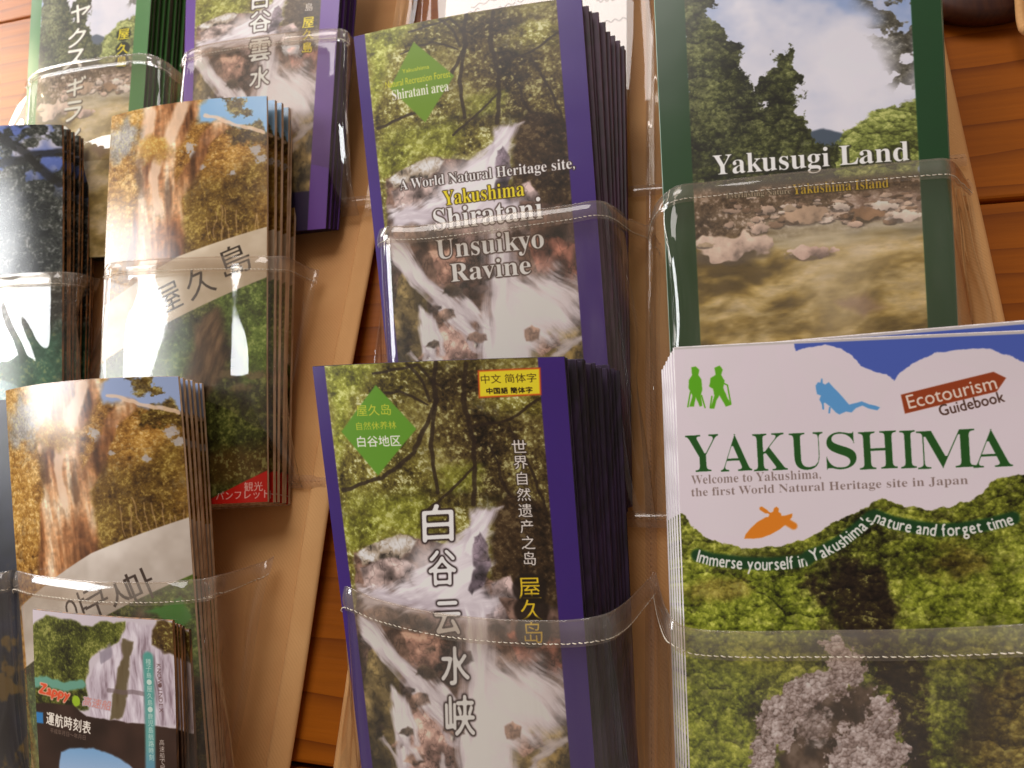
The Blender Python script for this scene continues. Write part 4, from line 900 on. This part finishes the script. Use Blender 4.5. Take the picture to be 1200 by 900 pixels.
# welded seams across and between the pockets
def seam(hang, a, b, wd, name='welded_seam'):
    a = np.array(a); b = np.array(b); n = 60; d = (b-a)/np.linalg.norm(b-a); pr = np.array([-d[2], 0, d[0]])
    v, f = [], []
    for i in range(n+1):
        c_ = a+(b-a)*i/n+np.array([0, -.0006*mnoise.noise(Vector((i*.3, a[0]*30, b[2]*20))), 0])
        for k in (-1, -.5, 0, .5, 1): v.append(c_+pr*k*wd/2+np.array([0, -.0012*(1-k*k), 0]))
    for i in range(n):
        for k in range(4): f.append((i*5+k, i*5+k+1, i*5+k+6, i*5+k+5))
    o = link(name, mesh(name, v, f), VINB); under(o, hang)
    parts = []; L = np.linalg.norm(b-a); t = .002
    while t < L-.002:
        parts.append(tube([a+d*(t+q)+np.array([0, -.0021, 0]) for q in (0, .0007, .0014)], .00022, 5)); t += .0024
    s = link('seam_stitching', mesh('seam_stitching', *join(parts)), THREADT); under(s, o); tag(s, kind='stuff')
for z in (B1, B2, B3): seam(HR, (XR0+.002, -.0088, z), (XR1-.002, -.0088, z), .007)
seam(HR, (-.0150, -.0082, B3-.05), (-.0150, -.0082, .45), .005)
for z in (.228, .058, -.115): seam(HL, (XL0+.002, -.0088, z), (XL1-.002, -.0088, z), .007)
seam(HL, (-.3215, -.0082, -.2), (-.3215, -.0082, .55), .005)

# ------------------------------------------------------------------ leaflets
def sheet_mesh(A, B, C_, D, n_, th, bulge, wave, seed, nu=20, nv=34, name='leaflet'):
    """folded leaflet: front grid, back grid and rounded edges; returns the mesh relative to the middle of its lower edge"""
    org = (C_+D)/2; v, uv, f, mi = [], [], [], []
    def P(u, t): return A*(1-u)*(1-t)+B*u*(1-t)+C_*u*t+D*(1-u)*t
    for side in (0, 1):
        for j in range(nv+1):
            for i in range(nu+1):
                u, t = i/nu, j/nv; b = bulge*(1-(2*u-1)**2)+wave*math.sin(3.1*u+5*t+seed)
                v.append(P(u, t)+n_*(b-(th if side else 0))-org); uv.append((u, 1-t))
    K = (nu+1)*(nv+1)
    for j in range(nv):
        for i in range(nu):
            q = j*(nu+1)+i; f.append((q+nu+1, q+nu+2, q+1, q)); mi.append(0); f.append((K+q, K+q+1, K+q+nu+2, K+q+nu+1)); mi.append(1)
    def ring(seq, flip):
        # three-strip rounded edge
        base = len(v); cen = None
        for s in seq:
            p0, p1 = v[s], v[K+s]; mid = (p0+p1)/2; out = np.array(outv)
            v.append(mid+out*th*.28); uv.append(uv[s])
        for k in range(len(seq)-1):
            a, b = seq[k], seq[k+1]; m0, m1 = base+k, base+k+1
            q1 = (a, b, m1, m0); q2 = (m0, m1, K+b, K+a)
            if flip: q1, q2 = q1[::-1], q2[::-1]
            f.extend([q1, q2]); mi.extend([1, 1])
    ex = (B-A)/np.linalg.norm(B-A); ey = (A-D)/np.linalg.norm(A-D)
    outv = ey; ring([i for i in range(nu+1)], True)
    outv = -ey; ring([nv*(nu+1)+i for i in range(nu+1)], False)
    outv = -ex; ring([j*(nu+1) for j in range(nv+1)], False)
    outv = ex; ring([j*(nu+1)+nu for j in range(nv+1)], True)
    me = mesh(name, v, f, uv, mi); return me, org
def finish(me):
    import bmesh
    bm = bmesh.new(); bm.from_mesh(me); bmesh.ops.recalc_face_normals(bm, faces=bm.faces); bm.to_mesh(me); bm.free()

def front_leaflet(key, label, cat, edge, th=.0012, name='leaflet', group=None):
    c = CV[key]
    me, org = sheet_mesh(c.A, c.B, c.C, c.D, c.n, th, c.bulge, c.wave, c.seed)
    finish(me); o = link(name, me, [edge, edge], smooth=False); o.location = tuple(org); tag(o, label, cat, group)
    nu, nv = 24, 40; v = [c.pt(i/nu, j/nv, .00012)-org for j in range(nv+1) for i in range(nu+1)]
    uv = [(i/nu, 1-j/nv) for j in range(nv+1) for i in range(nu+1)]
    f = [(j*(nu+1)+i+nu+1, j*(nu+1)+i+nu+2, j*(nu+1)+i+1, j*(nu+1)+i) for j in range(nv) for i in range(nu)]
    cv = link('front_cover', mesh('front_cover', v, f, uv), MAT[key], o)
    return o
def copies(key, quads_back, n, label, cat, group, edge, th=.0012, name='leaflet', jx=.0009, jz=.0012, cover_mat=None, power=1.0):
    """n more of the same behind the front one, fanned towards the last quad"""
    c = CV[key]; TRb, BRb = W(*quads_back[0]), W(*quads_back[1]); dT, dB = TRb-c.B, BRb-c.C
    org0 = None
    for k in range(1, n+1):
        t = min(1, max(.02, (k+rng.uniform(-.42, .42)*(k < n))/n))**power; a = dT*t; b = dB*t
        j1, j2 = rng.uniform(-jx, jx), rng.uniform(-jz, jz)*1.0
        J = np.array([j1, 0, j2]); J2 = np.array([j1*.4, 0, j2])
        me, org = sheet_mesh(c.A+a+J, c.B+a+J, c.C+b+J2, c.D+b+J2, c.n, th*rng.uniform(.7, 1.2), c.bulge*(1-.5*t), c.wave*rng.uniform(.4, 1), c.seed+rng.uniform(-.5, .5), 10, 14, name)
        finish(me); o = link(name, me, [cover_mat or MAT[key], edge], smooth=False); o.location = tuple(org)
        tag(o, ('nearest '+label) if k == 1 else ('rearmost '+label) if k == n else ('middle '+label), cat, group)

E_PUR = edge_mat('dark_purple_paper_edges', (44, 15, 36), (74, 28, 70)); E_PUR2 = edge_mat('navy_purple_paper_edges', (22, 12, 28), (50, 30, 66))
E_GRN = edge_mat('dark_green_paper_edges', (14, 20, 16), (36, 48, 34)); E_CRM = edge_mat('cream_paper_edges', (176, 142, 110), (214, 184, 152))
E_WHT = edge_mat('white_paper_edges', (196, 188, 190), (226, 220, 222)); E_BRN = edge_mat('brown_paper_edges', (60, 38, 22), (150, 104, 60)); E_NVY = edge_mat('black_navy_paper_edges', (10, 10, 20), (28, 26, 44))
E_TEAL = edge_mat('pale_green_cut_paper_edges', (120, 160, 140), (180, 204, 190))

front_leaflet('en', 'purple bordered English waterfall leaflet with yellow and white serif title', 'leaflet', E_PUR)
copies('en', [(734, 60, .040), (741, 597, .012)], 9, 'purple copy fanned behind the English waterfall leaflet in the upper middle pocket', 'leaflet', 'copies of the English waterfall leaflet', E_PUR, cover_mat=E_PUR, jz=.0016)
front_leaflet('cn', 'purple bordered Chinese waterfall leaflet with yellow language sticker at its top corner', 'leaflet', E_PUR2)
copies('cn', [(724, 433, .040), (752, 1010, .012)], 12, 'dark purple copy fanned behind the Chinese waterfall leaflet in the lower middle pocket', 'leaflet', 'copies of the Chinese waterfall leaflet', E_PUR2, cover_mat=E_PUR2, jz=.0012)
front_leaflet('land', 'green bordered leaflet with river and sky picture titled in large white serif English', 'leaflet', E_TEAL)
copies('land', [(1097, -92, .052), (1127, 520, .013)], 5, 'green copy directly behind the English river leaflet in the upper right pocket', 'leaflet', 'copies of the English river leaflet', E_TEAL, jz=.0004)
front_leaflet('guide', 'white and green ecotourism guidebook with blue cloud top and forest gorge below', 'guidebook', E_WHT, .0016, 'guidebook')
c = CV['guide']; dn = -c.n
for k in range(1, 6):
    t = k/5; sh = dn*.0040*k+np.array([-.0009*k, 0, -.0006*k]); rl = [.003, -.001, .004, .000, .002][k-1]
    me, org = sheet_mesh(c.A+sh+np.array([0, 0, -.002*t]), c.B+sh+np.array([-.010 if k == 3 else 0, 0, .002+rl]), c.C+sh*1.0, c.D+sh*1.0, c.n, .0022, .001, .0006, k, 10, 14, 'guidebook')
    finish(me); o = link('guidebook', me, [MAT['guide'], E_WHT], smooth=False); o.location = tuple(org)
    tag(o, ('nearest ' if k == 1 else 'rearmost ' if k == 5 else 'shifted left ' if k == 3 else 'middle ')+'copy stacked behind the white ecotourism guidebook showing white page edges', 'guidebook', 'copies of the ecotourism guidebook')
front_leaflet('green', 'small green bordered river leaflet with white katakana title, top left pocket', 'leaflet', E_GRN)
copies('green', [(222, -84, .022), (200, 300, .008)], 8, 'dark green copy fanned behind the katakana river leaflet, top left', 'leaflet', 'copies of the katakana river leaflet', E_GRN)
front_leaflet('purp', 'purple bordered waterfall leaflet with vertical Japanese title and yellow characters', 'leaflet', E_PUR2)
copies('purp', [(424, -106, .044), (396, 268, .010)], 6, 'purple copy behind the Japanese waterfall leaflet in the top left strip', 'leaflet', 'copies of the Japanese waterfall leaflet', E_PUR2)
front_leaflet('jp', 'giant cedar leaflet with Japanese characters on a diagonal banner and red corner', 'leaflet', E_CRM)
copies('jp', [(348, 131, .028), (338, 590, .010)], 5, 'cream edged copy behind the Japanese giant cedar leaflet', 'leaflet', 'copies of the Japanese cedar leaflet', E_CRM, jz=.0005, th=.0021)
front_leaflet('kr', 'curved giant cedar leaflet with Korean characters on a diagonal banner', 'leaflet', E_CRM)
copies('kr', [(234, 450, .040), (268, 1000, .012)], 6, 'cream edged copy behind the Korean giant cedar leaflet', 'leaflet', 'copies of the Korean cedar leaflet', E_CRM, jz=.0005, th=.0018)
front_leaflet('dark', 'dark forest leaflet with pale sheen cut by the left edge of the picture', 'leaflet', E_BRN)
copies('dark', [(112, 170, .022), (104, 600, .008)], 8, 'brown edged copy fanned behind the dark forest leaflet at the left', 'leaflet', 'copies of the dark forest leaflet', E_BRN, jz=.001)
front_leaflet('time', 'short sailing timetable leaflet with white waterfall and teal strip in the Korean leaflet pocket', 'leaflet', E_BRN)
copies('time', [(219, 739, .062), (236, 1060, .040)], 4, 'brown edged copy behind the short sailing timetable leaflet', 'leaflet', 'copies of the sailing timetable', E_BRN, jz=.0004)
front_leaflet('navy', 'nearly black leaflet whose right edge shows at the lower left corner', 'leaflet', E_NVY)
copies('navy', [(20, 476, .048), (46, 920, .018)], 3, 'black edged copy behind the nearly black leaflet at lower left', 'leaflet', 'copies of the nearly black leaflet', E_NVY)
front_leaflet('white', 'white sheet with dark italic writing hanging above the English waterfall leaflet', 'leaflet', E_WHT)

# top right corner: plain dark disc and pale strap put in for an unidentified object
import bmesh
def corner_disc():
    n = 40; v, f = [], []; cen = W(1168, -42, .016); prof = [(0, .0), (.020, .0), (.0255, .0012), (.027, .004), (.0265, .0085), (.024, .011), (.010, .0125), (0, .0128)]
    for r, y in prof:
        for k in range(n): v.append((r*1.25*math.cos(2*math.pi*k/n), -y, r*math.sin(2*math.pi*k/n)))
    for i in range(len(prof)-1):
        for k in range(n): f.append((i*n+k, (i+1)*n+k, (i+1)*n+(k+1) % n, i*n+(k+1) % n))
    o = link('dark_disc', mesh('dark_disc', v, f), edge_mat('plain_dark_brown', (58, 20, 12), (74, 34, 14)))
    o.location = (cen[0], -.0005, cen[2]); tag(o, 'dark rounded object cut by the top right corner of the picture', 'ornament')
    a, b = W(1190, -25, .016), W(1202, 40, .012); pts = [a+(b-a)*i/8+np.array([0, -.0012*math.sin(i*.8), 0]) for i in range(9)]
    s = link('strap', mesh('strap', *tube(pts, .0022, 8)), BIND); tag(s, 'pale strap hanging beside the dark rounded object at top right', 'strap')
corner_disc()
